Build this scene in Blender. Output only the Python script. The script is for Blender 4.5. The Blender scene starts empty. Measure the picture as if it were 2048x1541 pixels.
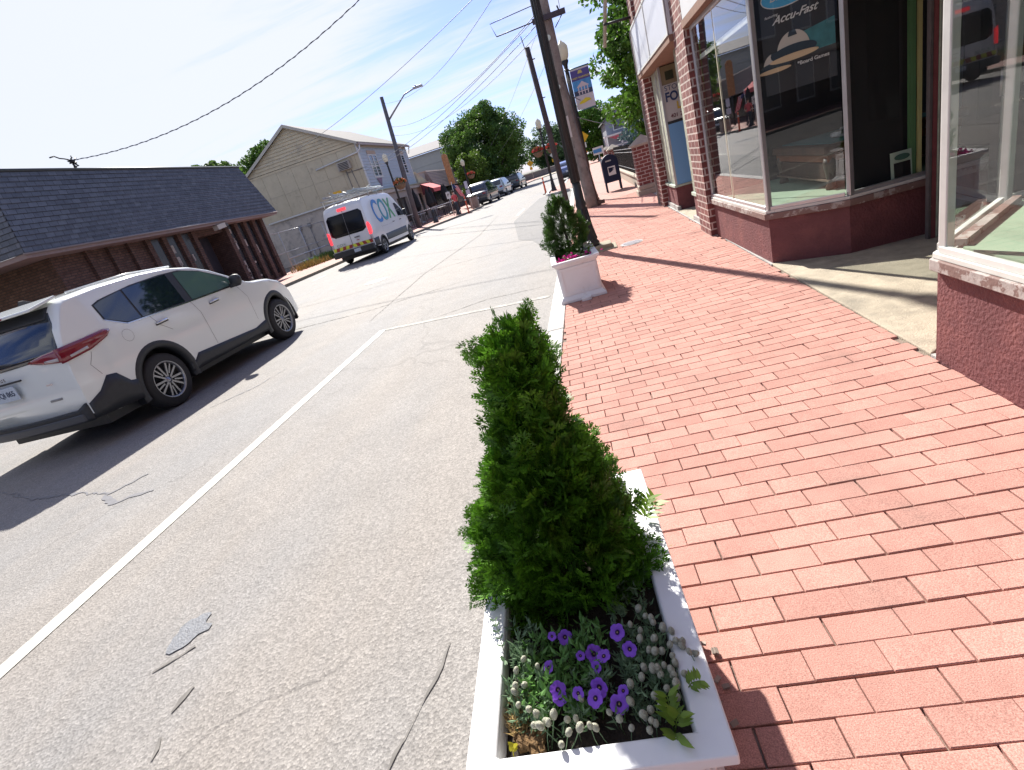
import bpy, bmesh, math, random
import numpy as np
from mathutils import Vector, Matrix
R=math.radians
random.seed(7); rng=np.random.default_rng(7)
S=bpy.context.scene; C=S.collection
# ---------------- camera ----------------
CAMH=1.5
Wm=[[0.9537719746802588,-0.20987415174676782,-0.21510895086698362],[0.11604224085674289,-0.4030709654001258,0.907781909485068],[-0.27722413071640317,-0.890778669075537,-0.36008352373935326]]
cd=bpy.data.cameras.new('camera'); cam=bpy.data.objects.new('camera',cd); C.objects.link(cam)
M=Matrix(((Wm[0][0],-Wm[0][1],-Wm[0][2],0),(Wm[1][0],-Wm[1][1],-Wm[1][2],0),(Wm[2][0],-Wm[2][1],-Wm[2][2],CAMH),(0,0,0,1)))
cam.matrix_world=M
cd.sensor_width=36; cd.lens=1032.617/2048*36; cd.clip_start=0.05; cd.clip_end=3000
S.camera=cam
# ---------------- light ----------------
SUN_EL=41.0; SDX,SDY=-0.375,0.927
sun=bpy.data.lights.new('sun','SUN'); sun.energy=4.3; sun.angle=R(0.8); sun.color=(1,0.95,0.87)
so=bpy.data.objects.new('sun',sun); C.objects.link(so)
sv=Vector((SDX*math.cos(R(SUN_EL)),SDY*math.cos(R(SUN_EL)),math.sin(R(SUN_EL))))
so.rotation_euler=sv.to_track_quat('Z','Y').to_euler()
w=bpy.data.worlds.new('World'); S.world=w; w.use_nodes=True
nt=w.node_tree; nt.nodes.clear()
def N(nt,t,**k):
    n=nt.nodes.new(t)
    for a,b in k.items(): setattr(n,a,b)
    return n
def L(nt,a,b): nt.links.new(a,b)
sky=N(nt,'ShaderNodeTexSky',sky_type='NISHITA'); sky.sun_disc=False
sky.sun_elevation=R(SUN_EL); sky.sun_rotation=math.atan2(SDX,SDY)
sky.air_density=1.0; sky.dust_density=0.7; sky.ozone_density=2.2
bg=N(nt,'ShaderNodeBackground'); bg.inputs[1].default_value=0.10
out=N(nt,'ShaderNodeOutputWorld')
tc=N(nt,'ShaderNodeTexCoord'); sep=N(nt,'ShaderNodeSeparateXYZ'); L(nt,tc.outputs['Generated'],sep.inputs[0])
def M2(nt,op,a,b=None,c=None):
    n=N(nt,'ShaderNodeMath',operation=op)
    for i,x in enumerate((a,b,c)):
        if x is None: continue
        if isinstance(x,(int,float)): n.inputs[i].default_value=x
        else: L(nt,x,n.inputs[i])
    return n.outputs[0]
zz=M2(nt,'ADD',M2(nt,'MAXIMUM',sep.outputs[2],0.0),0.12)
cx=M2(nt,'DIVIDE',sep.outputs[0],zz); cy=M2(nt,'DIVIDE',sep.outputs[1],zz)
cmb=N(nt,'ShaderNodeCombineXYZ'); L(nt,cx,cmb.inputs[0]); L(nt,cy,cmb.inputs[1])
mp=N(nt,'ShaderNodeMapping'); mp.inputs['Rotation'].default_value=(0,0,R(38)); mp.inputs['Scale'].default_value=(0.35,1.9,1); mp.inputs['Location'].default_value=(0.3,1.1,0)
L(nt,cmb.outputs[0],mp.inputs[0])
n1=N(nt,'ShaderNodeTexNoise'); n1.inputs['Scale'].default_value=1.5; n1.inputs['Detail'].default_value=9; n1.inputs['Roughness'].default_value=0.62; n1.inputs['Distortion'].default_value=0.5
L(nt,mp.outputs[0],n1.inputs['Vector'])
n2=N(nt,'ShaderNodeTexNoise'); n2.inputs['Scale'].default_value=0.45; n2.inputs['Detail'].default_value=3
L(nt,cmb.outputs[0],n2.inputs['Vector'])
# more haze and cloud towards the sun side
dt=N(nt,'ShaderNodeVectorMath',operation='DOT_PRODUCT'); L(nt,tc.outputs['Generated'],dt.inputs[0]); dt.inputs[1].default_value=(-0.76,0.50,0.42)
side=N(nt,'ShaderNodeMapRange'); side.inputs[1].default_value=0.70; side.inputs[2].default_value=1.0; side.inputs[3].default_value=-0.03; side.inputs[4].default_value=0.28; L(nt,dt.outputs['Value'],side.inputs[0])
s1=M2(nt,'ADD',M2(nt,'MULTIPLY',n1.outputs[0],0.85),M2(nt,'MULTIPLY',n2.outputs[0],0.35))
s2=M2(nt,'ADD',s1,side.outputs[0])
mr=N(nt,'ShaderNodeMapRange',interpolation_type='SMOOTHSTEP'); mr.inputs[1].default_value=0.47; mr.inputs[2].default_value=0.74; mr.inputs[3].default_value=0; mr.inputs[4].default_value=0.93; L(nt,s2,mr.inputs[0])
mix=N(nt,'ShaderNodeMix',data_type='RGBA'); L(nt,mr.outputs[0],mix.inputs[0]); 
tint=N(nt,'ShaderNodeMix',data_type='RGBA',blend_type='MULTIPLY'); tint.inputs[0].default_value=1; L(nt,sky.outputs[0],tint.inputs[6]); tint.inputs[7].default_value=(0.40,0.44,0.70,1)
L(nt,tint.outputs[2],mix.inputs[6]); mix.inputs[7].default_value=(3.7,3.85,4.1,1)
L(nt,mix.outputs[2],bg.inputs[0]); L(nt,bg.outputs[0],out.inputs[0])
S.view_settings.view_transform='Standard'; S.view_settings.look='None'; S.view_settings.exposure=1.32; S.view_settings.gamma=1
S.cycles.max_bounces=7; S.cycles.transparent_max_bounces=16; S.cycles.caustics_reflective=False; S.cycles.caustics_refractive=False
S.cycles.use_denoising=True
# ---------------- materials ----------------
MATS={}; LOCALS=set()
def mat(name,col,rough=0.6,metal=0.0,var=0.0,vscale=3.0,bump=0.0,bscale=30.0,spec=0.5,coat=0.0,trans=None,stain=None,stscale=1.0,strange=(0.55,0.7),island=0.0,subs=0.0,emit=None,bdist=0.01,detail=6):
    if name in MATS: return MATS[name]
    m=bpy.data.materials.new(name); m.use_nodes=True; t=m.node_tree; b=t.nodes['Principled BSDF']
    b.inputs['Base Color'].default_value=(*col,1); b.inputs['Roughness'].default_value=rough; b.inputs['Metallic'].default_value=metal
    b.inputs['Specular IOR Level'].default_value=spec; b.inputs['Coat Weight'].default_value=coat; b.inputs['Coat Roughness'].default_value=0.04
    tc=N(t,'ShaderNodeTexCoord'); cur=None
    if var>0 or stain or island>0:
        rgb=N(t,'ShaderNodeRGB'); rgb.outputs[0].default_value=(*col,1); cur=rgb.outputs[0]
    def vary(cur,fac,amt):
        mrr=N(t,'ShaderNodeMapRange'); mrr.inputs[3].default_value=1-amt; mrr.inputs[4].default_value=1+amt; L(t,fac,mrr.inputs[0])
        h=N(t,'ShaderNodeVectorMath',operation='SCALE'); L(t,cur,h.inputs[0]); L(t,mrr.outputs[0],h.inputs['Scale']); return h.outputs[0]
    if var>0:
        nn=N(t,'ShaderNodeTexNoise'); nn.inputs['Scale'].default_value=vscale; nn.inputs['Detail'].default_value=detail; nn.inputs['Roughness'].default_value=0.65
        L(t,tc.outputs['Object'],nn.inputs['Vector'])
        m1=N(t,'ShaderNodeMapRange'); m1.inputs[1].default_value=0.3; m1.inputs[2].default_value=0.7; L(t,nn.outputs[0],m1.inputs[0])
        cur=vary(cur,m1.outputs[0],var)
    if island>0:
        g=N(t,'ShaderNodeNewGeometry'); cur=vary(cur,g.outputs['Random Per Island'],island)
    if stain:
        nn=N(t,'ShaderNodeTexNoise'); nn.inputs['Scale'].default_value=stscale; nn.inputs['Detail'].default_value=8; nn.inputs['Roughness'].default_value=0.7
        L(t,tc.outputs['Object'],nn.inputs['Vector'])
        m1=N(t,'ShaderNodeMapRange'); m1.inputs[1].default_value=strange[0]; m1.inputs[2].default_value=strange[1]; L(t,nn.outputs[0],m1.inputs[0])
        mx=N(t,'ShaderNodeMix',data_type='RGBA'); L(t,m1.outputs[0],mx.inputs[0]); L(t,cur,mx.inputs[6]); mx.inputs[7].default_value=(*stain,1); cur=mx.outputs[2]
    if cur is not None: L(t,cur,b.inputs['Base Color'])
    if bump>0:
        nn=N(t,'ShaderNodeTexNoise'); nn.inputs['Scale'].default_value=bscale; nn.inputs['Detail'].default_value=5
        L(t,tc.outputs['Object'],nn.inputs['Vector'])
        bb=N(t,'ShaderNodeBump'); bb.inputs['Strength'].default_value=bump; bb.inputs['Distance'].default_value=bdist; L(t,nn.outputs[0],bb.inputs['Height']); L(t,bb.outputs[0],b.inputs['Normal'])
    if subs>0:   # thin leaf: some light passes through
        tr=N(t,'ShaderNodeBsdfTranslucent'); 
        if cur is not None: L(t,cur,tr.inputs[0])
        else: tr.inputs[0].default_value=(*col,1)
        mx=N(t,'ShaderNodeMixShader'); mx.inputs[0].default_value=subs; L(t,b.outputs[0],mx.inputs[1]); L(t,tr.outputs[0],mx.inputs[2]); L(t,mx.outputs[0],t.nodes['Material Output'].inputs[0])
    if emit: b.inputs['Emission Color'].default_value=(*emit[:3],1); b.inputs['Emission Strength'].default_value=emit[3]
    MATS[name]=m; return m
def glass_mat(name,tint=(1,1,1),base=0.04,boost=1.0,refl=(1,1,1)):
    if name in MATS: return MATS[name]
    m=bpy.data.materials.new(name); m.use_nodes=True; t=m.node_tree; t.nodes.remove(t.nodes['Principled BSDF'])
    fr=N(t,'ShaderNodeLayerWeight'); fr.inputs[0].default_value=0.5
    f=M2(t,'ADD',M2(t,'MULTIPLY',M2(t,'POWER',fr.outputs['Facing'],4.0),boost),base); f=M2(t,'MINIMUM',f,1.0)
    tr=N(t,'ShaderNodeBsdfTransparent'); tr.inputs[0].default_value=(*tint,1)
    gl=N(t,'ShaderNodeBsdfGlossy'); gl.inputs['Roughness'].default_value=0.01; gl.inputs[0].default_value=(*refl,1)
    mx=N(t,'ShaderNodeMixShader'); L(t,f,mx.inputs[0]); L(t,tr.outputs[0],mx.inputs[1]); L(t,gl.outputs[0],mx.inputs[2]); L(t,mx.outputs[0],t.nodes['Material Output'].inputs[0])
    MATS[name]=m; return m
def brick_mat(name,c1,c2,mortar,bw=0.2,bh=0.067,mw=0.01,rough=0.85,bump=0.5,var=0.15,floor=False,off=0.5,rot=0.0,msmooth=0.1,zscale=1.0):
    if name in MATS: return MATS[name]
    m=bpy.data.materials.new(name); m.use_nodes=True; t=m.node_tree; b=t.nodes['Principled BSDF']; b.inputs['Roughness'].default_value=rough
    tc=N(t,'ShaderNodeTexCoord'); sp=N(t,'ShaderNodeSeparateXYZ'); L(t,tc.outputs['Object'],sp.inputs[0])
    cb=N(t,'ShaderNodeCombineXYZ')
    if floor: L(t,sp.outputs[0],cb.inputs[0]); L(t,sp.outputs[1],cb.inputs[1])
    else:
        L(t,M2(t,'ADD',sp.outputs[0],sp.outputs[1]),cb.inputs[0]); L(t,M2(t,'MULTIPLY',sp.outputs[2],zscale),cb.inputs[1])
    mpp=N(t,'ShaderNodeMapping'); mpp.inputs['Rotation'].default_value=(0,0,rot); L(t,cb.outputs[0],mpp.inputs[0])
    br=N(t,'ShaderNodeTexBrick'); br.offset=off; br.inputs['Scale'].default_value=1; br.inputs['Brick Width'].default_value=bw; br.inputs['Row Height'].default_value=bh; br.inputs['Mortar Size'].default_value=mw; br.inputs['Mortar Smooth'].default_value=msmooth; br.inputs['Bias'].default_value=0
    br.inputs['Color1'].default_value=(*c1,1); br.inputs['Color2'].default_value=(*c2,1); br.inputs['Mortar'].default_value=(*mortar,1)
    L(t,mpp.outputs[0],br.inputs['Vector'])
    nn=N(t,'ShaderNodeTexNoise'); nn.inputs['Scale'].default_value=6; nn.inputs['Detail'].default_value=8; nn.inputs['Roughness'].default_value=0.7; L(t,tc.outputs['Object'],nn.inputs['Vector'])
    mrr=N(t,'ShaderNodeMapRange'); mrr.inputs[1].default_value=0.3; mrr.inputs[2].default_value=0.7; mrr.inputs[3].default_value=1-var; mrr.inputs[4].default_value=1+var; L(t,nn.outputs[0],mrr.inputs[0])
    h=N(t,'ShaderNodeVectorMath',operation='SCALE'); L(t,br.outputs['Color'],h.inputs[0]); L(t,mrr.outputs[0],h.inputs['Scale']); L(t,h.outputs[0],b.inputs['Base Color'])
    bb=N(t,'ShaderNodeBump'); bb.invert=True; bb.inputs['Strength'].default_value=bump; bb.inputs['Distance'].default_value=0.012; L(t,br.outputs['Fac'],bb.inputs['Height']); L(t,bb.outputs[0],b.inputs['Normal'])
    MATS[name]=m; return m
# ---------------- mesh helpers ----------------
class MB:
    def __init__(s): s.v=[]; s.f=[]; s.sm=[]
    def add(s,vs,fs,smooth=False):
        o=len(s.v); s.v+= [tuple(map(float,x)) for x in vs]; s.f+=[tuple(i+o for i in f) for f in fs]; s.sm+=[smooth]*len(fs); return s
    def b(s,x0,x1,y0,y1,z0,z1):
        v=[(x0,y0,z0),(x1,y0,z0),(x1,y1,z0),(x0,y1,z0),(x0,y0,z1),(x1,y0,z1),(x1,y1,z1),(x0,y1,z1)]
        return s.add(v,[(0,3,2,1),(4,5,6,7),(0,1,5,4),(1,2,6,5),(2,3,7,6),(3,0,4,7)])
    def rb(s,cx,cy,cz,sx,sy,sz,rz=0,rx=0,ry=0):
        m=Matrix.Translation((cx,cy,cz))@Matrix.Rotation(rz,4,'Z')@Matrix.Rotation(ry,4,'Y')@Matrix.Rotation(rx,4,'X')
        v=[m@Vector((a*sx/2,b_*sy/2,c*sz/2)) for c in(-1,1) for a,b_ in((-1,-1),(1,-1),(1,1),(-1,1))]
        return s.add(v,[(0,3,2,1),(4,5,6,7),(0,1,5,4),(1,2,6,5),(2,3,7,6),(3,0,4,7)])
    def tube(s,pts,r,n=8,cap=True,smooth=True):
        pts=[Vector(p) for p in pts]; rs=r if isinstance(r,(list,tuple)) else [r]*len(pts); V=[];F=[]
        up=Vector((0,0,1)); pd=None
        for i,p in enumerate(pts):
            d=(pts[min(i+1,len(pts)-1)]-pts[max(i-1,0)]).normalized()
            a=d.cross(up) if abs(d.z)<0.95 else d.cross(Vector((1,0,0)))
            if a.length<1e-6: a=d.cross(Vector((0,1,0)))
            a.normalize()
            if pd is not None and a.dot(pd)<0: a=-a
            pd=a; b_=d.cross(a).normalized()
            for k in range(n):
                t=2*math.pi*k/n; V.append(p+(a*math.cos(t)+b_*math.sin(t))*rs[i])
        for i in range(len(pts)-1):
            for k in range(n): F.append((i*n+k,i*n+(k+1)%n,(i+1)*n+(k+1)%n,(i+1)*n+k))
        if cap: F.append(tuple(range(n))[::-1]); F.append(tuple(range((len(pts)-1)*n,len(pts)*n)))
        return s.add(V,F,smooth)
    def lathe(s,prof,c=(0,0,0),n=20,smooth=True,axis='z',cap=True,cap0=True):
        V=[];F=[]
        for r,z in prof:
            for k in range(n):
                t=2*math.pi*k/n; a,b_=r*math.cos(t),r*math.sin(t)
                V.append((c[0]+a,c[1]+b_,c[2]+z) if axis=='z' else ((c[0]+z,c[1]+a,c[2]+b_) if axis=='x' else (c[0]+a,c[1]+z,c[2]+b_)))
        for i in range(len(prof)-1):
            for k in range(n): F.append((i*n+k,i*n+(k+1)%n,(i+1)*n+(k+1)%n,(i+1)*n+k))
        if cap and cap0: F.append(tuple(range(n))[::-1])
        if cap: F.append(tuple(range((len(prof)-1)*n,len(prof)*n)))
        return s.add(V,F,smooth)
    def prism(s,poly,z0,z1):
        n=len(poly); V=[(x,y,z0) for x,y in poly]+[(x,y,z1) for x,y in poly]
        return s.add(V,[tuple(range(n))[::-1],tuple(range(n,2*n))]+[(i,(i+1)%n,n+(i+1)%n,n+i) for i in range(n)])
    def slab(s,pts,d):   # polygon in 3d extruded by vector d
        n=len(pts); d=Vector(d); V=[Vector(p) for p in pts]; V=V+[p+d for p in V]
        return s.add(V,[tuple(range(n))[::-1],tuple(range(n,2*n))]+[(i,(i+1)%n,n+(i+1)%n,n+i) for i in range(n)])
    def quad(s,*p): return s.add(p,[tuple(range(len(p)))])
    def wallseg(s,p,q,z0,z1,t):   # vertical panel from p to q (xy) with thickness t to the left side normal
        d=Vector((q[0]-p[0],q[1]-p[1])); n=Vector((-d.y,d.x)).normalized()*t
        return s.prism([p,q,(q[0]+n.x,q[1]+n.y),(p[0]+n.x,p[1]+n.y)],z0,z1)
    def build(s,name,m,parent=None,bevel=0,local=False,smooth=None):
        me=bpy.data.meshes.new(name); V=s.v
        if parent is not None and not local:
            r=parent
            while r.parent: r=r.parent
            ox,oy,oz=r.location; V=[(x-ox,y-oy,z-oz) for x,y,z in V]
        me.from_pydata(V,[],s.f); me.validate()
        sm=s.sm if smooth is None else [smooth]*len(s.f)
        if len(me.polygons)==len(sm): me.polygons.foreach_set('use_smooth',sm)
        bm=bmesh.new(); bm.from_mesh(me); bmesh.ops.recalc_face_normals(bm,faces=bm.faces); bm.to_mesh(me); bm.free()
        me.materials.append(m); o=bpy.data.objects.new(name,me); C.objects.link(o)
        if parent is not None: o.parent=parent
        if bevel>0:
            bv=o.modifiers.new('b','BEVEL'); bv.width=bevel; bv.segments=2; bv.limit_method='ANGLE'; bv.angle_limit=R(40)
        return o
def tag(o,label=None,cat=None,group=None,kind=None):
    if label: o['label']=label
    if cat: o['category']=cat
    if group: o['group']=group
    if kind: o['kind']=kind
    return o
def thing(name,loc,label,cat,rz=0,group=None):
    o=bpy.data.objects.new(name,None); C.objects.link(o); o.location=loc; o.rotation_euler=(0,0,rz); o.empty_display_size=0.2
    return tag(o,label,cat,group)
def copy_tree(o,parent=None,label=None):
    c=o.copy(); C.objects.link(c)
    if parent is not None: c.parent=parent
    if label: c['label']=label
    for ch in [x for x in bpy.data.objects if x.parent==o]: copy_tree(ch,c)
    return c
def text_part(name,txt,size,m,parent,mtx,ext=0.003,align='CENTER',shear=0,bold=0.0,spacing=1.0,sx=1.0,kind=None):
    cu=bpy.data.curves.new(name,'FONT'); cu.body=txt; cu.size=size; cu.extrude=ext; cu.align_x=align; cu.align_y='CENTER'; cu.shear=shear; cu.offset=bold; cu.space_character=spacing
    to=bpy.data.objects.new('tmp',cu); C.objects.link(to); bpy.context.view_layer.update()
    me=bpy.data.meshes.new_from_object(to.evaluated_get(bpy.context.evaluated_depsgraph_get())); bpy.data.objects.remove(to)
    me.transform(mtx@Matrix.Diagonal((sx,1,1,1)))
    if parent is not None:
        r=parent
        while r.parent: r=r.parent
        if r.name not in LOCALS: me.transform(Matrix.Translation(-Vector(r.location)))
    me.materials.clear(); me.materials.append(m); o=bpy.data.objects.new(name,me); C.objects.link(o); o.parent=parent
    return o
def frame_mtx(o,xd,yd):   # text x axis, y axis in world
    xd=Vector(xd).normalized(); yd=Vector(yd).normalized(); zd=xd.cross(yd)
    return Matrix(((xd.x,yd.x,zd.x,o[0]),(xd.y,yd.y,zd.y,o[1]),(xd.z,yd.z,zd.z,o[2]),(0,0,0,1)))
def struct(name,mb,m,**k): return tag(mb.build(name,m,**k),kind='structure')
def npmesh(name,V,F,m,parent=None,smooth=False):
    me=bpy.data.meshes.new(name); V=np.asarray(V,dtype=np.float32); F=np.asarray(F,dtype=np.int32)
    if parent is not None:
        r=parent
        while r.parent: r=r.parent
        V=V-np.array(r.location,dtype=np.float32)
    k=F.shape[1]
    me.vertices.add(len(V)); me.vertices.foreach_set('co',V.ravel()); me.loops.add(F.size); me.loops.foreach_set('vertex_index',F.ravel())
    me.polygons.add(len(F)); me.polygons.foreach_set('loop_start',np.arange(0,F.size,k,dtype=np.int32)); me.polygons.foreach_set('loop_total',np.full(len(F),k,dtype=np.int32))
    me.update(calc_edges=True); me.validate()
    me.polygons.foreach_set('use_smooth',np.full(len(me.polygons),bool(smooth)))
    me.materials.append(m); o=bpy.data.objects.new(name,me); C.objects.link(o); o.parent=parent; return o
def randrot(n):
    q=rng.normal(size=(n,4)); q/=np.linalg.norm(q,axis=1)[:,None]; a,b,c,d=q.T
    return np.stack([np.stack([1-2*(c*c+d*d),2*(b*c-a*d),2*(b*d+a*c)],1),np.stack([2*(b*c+a*d),1-2*(b*b+d*d),2*(c*d-a*b)],1),np.stack([2*(b*d-a*c),2*(c*d+a*b),1-2*(b*b+c*c)],1)],1)
def leaves(centers,size,flat=0.0,jit=0.35):
    n=len(centers); base=np.array([(0,0,0),(0.5,0.32,0.06),(1,0,0.0),(0.5,-0.32,0.06)])-np.array([0.5,0,0])
    Rm=randrot(n); s=size*(1+jit*rng.uniform(-1,1,n)); V=np.einsum('nij,kj->nki',Rm,base)*s[:,None,None]
    V+=centers[:,None,:]; return V.reshape(-1,3),np.arange(4*n).reshape(-1,4)
# ================= SETTING =================
# asphalt
def asphalt(name,base,warm,scale=1.0,dark=0.75):
    m=bpy.data.materials.new(name); m.use_nodes=True; t=m.node_tree; b=t.nodes['Principled BSDF']; b.inputs['Roughness'].default_value=0.8; b.inputs['Specular IOR Level'].default_value=0.25
    tc=N(t,'ShaderNodeTexCoord')
    def noise(sc,det=4,ro=0.6,vec=None):
        n=N(t,'ShaderNodeTexNoise'); n.inputs['Scale'].default_value=sc; n.inputs['Detail'].default_value=det; n.inputs['Roughness'].default_value=ro; L(t,vec or tc.outputs['Object'],n.inputs['Vector']); return n.outputs[0]
    def mrng(x,a,b_,c,d):
        n=N(t,'ShaderNodeMapRange'); L(t,x,n.inputs[0])
        for i,v in enumerate((a,b_,c,d)): n.inputs[i+1].default_value=v
        return n.outputs[0]
    mx=N(t,'ShaderNodeMix',data_type='RGBA'); mx.inputs[6].default_value=(*base,1); mx.inputs[7].default_value=(*warm,1)
    mpp=N(t,'ShaderNodeMapping'); mpp.inputs['Scale'].default_value=(1,0.22,1); L(t,tc.outputs['Object'],mpp.inputs[0])
    L(t,mrng(noise(0.7,5,0.6,mpp.outputs[0]),0.38,0.62,0,1),mx.inputs[0])
    vo=N(t,'ShaderNodeTexVoronoi'); vo.inputs['Scale'].default_value=95*scale; L(t,tc.outputs['Object'],vo.inputs['Vector'])
    gr=mrng(vo.outputs['Color'],0.15,0.95,0.80,1.22)
    vo2=N(t,'ShaderNodeTexVoronoi'); vo2.inputs['Scale'].default_value=260*scale; L(t,tc.outputs['Object'],vo2.inputs['Vector'])
    gr2=mrng(vo2.outputs['Color'],0.1,0.9,0.8,1.22)
    wear=mrng(noise(2.2,8,0.7),0.3,0.72,0.90,1.08)
    # fine crack network
    mp2=N(t,'ShaderNodeMapping'); L(t,tc.outputs['Object'],mp2.inputs[0])
    dn=N(t,'ShaderNodeTexNoise'); dn.inputs['Scale'].default_value=1.7; dn.inputs['Detail'].default_value=6; L(t,tc.outputs['Object'],dn.inputs['Vector'])
    va=N(t,'ShaderNodeVectorMath',operation='MULTIPLY_ADD'); L(t,dn.outputs['Color'],va.inputs[0]); va.inputs[1].default_value=(0.8,0.8,0); L(t,tc.outputs['Object'],va.inputs[2])
    vc=N(t,'ShaderNodeTexVoronoi',feature='DISTANCE_TO_EDGE'); vc.inputs['Scale'].default_value=0.27; L(t,va.outputs[0],vc.inputs['Vector'])
    cr=mrng(vc.outputs['Distance'],0.0,0.006,1,0); cm=mrng(noise(0.5,2),0.47,0.53,0,1)
    crk=M2(t,'MULTIPLY',cr,cm)
    k=M2(t,'MULTIPLY',M2(t,'MULTIPLY',gr,gr2),wear); k=M2(t,'MULTIPLY',k,M2(t,'SUBTRACT',1.0,M2(t,'MULTIPLY',crk,0.16)))
    sc=N(t,'ShaderNodeVectorMath',operation='SCALE'); L(t,mx.outputs[2],sc.inputs[0]); L(t,k,sc.inputs['Scale']); L(t,sc.outputs[0],b.inputs['Base Color'])
    bb=N(t,'ShaderNodeBump'); bb.inputs['Strength'].default_value=0.55; bb.inputs['Distance'].default_value=0.004; L(t,M2(t,'SUBTRACT',vo.outputs['Distance'],crk),bb.inputs['Height']); L(t,bb.outputs[0],b.inputs['Normal'])
    return m
A_ROAD=asphalt('road_asphalt',(0.232,0.228,0.225),(0.258,0.240,0.222))
A_PATCH=asphalt('patch_asphalt',(0.165,0.165,0.168),(0.19,0.185,0.18),1.3)
CONC=mat('concrete',(0.36,0.35,0.335),0.85,var=0.12,vscale=4,bump=0.4,bscale=90,stain=(0.22,0.21,0.19),stscale=2.5,strange=(0.55,0.75))
ENTRY=mat('entry_concrete',(0.40,0.345,0.265),0.9,var=0.2,vscale=7,bump=0.6,bscale=120,stain=(0.2,0.18,0.145),stscale=2.2,strange=(0.5,0.72),detail=9)
SAND=mat('joint_sand',(0.22,0.165,0.135),0.95,var=0.25,vscale=40,bump=0.5,bscale=150)
BRK_FAR=brick_mat('sidewalk_brick_far',(0.385,0.200,0.165),(0.435,0.232,0.194),(0.24,0.155,0.125),bw=0.19,bh=0.0948,mw=0.005,floor=True,bump=0.4,rot=R(-2.8))
GROUND=mat('ground_soil',(0.16,0.15,0.13),0.95,var=0.2,vscale=0.5)
GRASS=mat('lawn',(0.07,0.10,0.035),0.95,var=0.3,vscale=2.0,bump=0.5,bscale=20)
WHITEP=mat('white_road_paint',(0.50,0.49,0.44),0.7,var=0.08,vscale=30,stain=(0.32,0.31,0.29),stscale=14,strange=(0.58,0.68))
struct('ground',MB().quad((-700,-300,-0.02),(700,-300,-0.02),(700,1200,-0.02),(-700,1200,-0.02)),GROUND)
LC=[(-12.6,-25),(-12.6,20),(-12.2,25),(-11.4,28.5),(-9.9,33),(-8.6,37),(-8.0,39.5),(-7.95,42.6),(-9.8,43.4),(-9.8,62),(-8.0,72),(-6.6,85),(-6.4,125)]
RC=[(-0.62,-25),(-0.62,26.8),(-0.75,28.2),(-2.0,29.4),(-2.15,30.2),(-2.15,36),(-1.3,38),(-0.9,60),(1.0,95),(3.5,125)]
struct('road',MB().prism([(-16,-25),(0,-25),(0,60),(8,125),(8,160),(-16,160)],-0.3,0.0),A_ROAD)
def offs(line,d): 
    o=[]
    for i,p in enumerate(line):
        a=Vector(line[max(i-1,0)]); b=Vector(line[min(i+1,len(line)-1)]); t=(b-a).normalized(); o.append((p[0]-t.y*d,p[1]+t.x*d))
    return o
def strip(line,d0,d1,z0,z1,mb):
    a=offs(line,d0); b=offs(line,d1)
    for i in range(len(line)-1): mb.prism([a[i],a[i+1],b[i+1],b[i]] ,z0,z1)
    return mb
GRAN=mat('granite_curb',(0.42,0.41,0.395),0.8,var=0.12,vscale=25,bump=0.3,bscale=120,stain=(0.27,0.25,0.23),stscale=3,strange=(0.55,0.75))
GRAN2=mat('dark_curb',(0.20,0.18,0.15),0.85,var=0.2,vscale=10,bump=0.3,bscale=60)
# kerbs: row of granite blocks
def curb(line,w,mb,step=2.4):
    pts=[Vector(p) for p in line]
    for i in range(len(pts)-1):
        d=pts[i+1]-pts[i]; n=max(1,int(d.length/step)); t=d.normalized(); nn=Vector((-t.y,t.x))*w
        for k in range(n):
            a=pts[i]+d*(k/n)+t*0.006; b=pts[i]+d*((k+1)/n)-t*0.006; mb.prism([a,b,b+nn,a+nn],-0.1,0.122)
cb=MB(); curb(RC,-0.16,cb); struct('kerb_right',cb,GRAN,bevel=0.008)
cb=MB(); curb(LC,0.16,cb); struct('kerb_left',cb,GRAN2,bevel=0.008)
# left brick sidewalk
sl=MB()
lo=offs(LC,0.16)
poly=lo+[(-17.5,125),(-17.5,-25)]
sl.prism(poly,-0.1,0.115); struct('sidewalk_left',sl,BRK_FAR)
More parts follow.
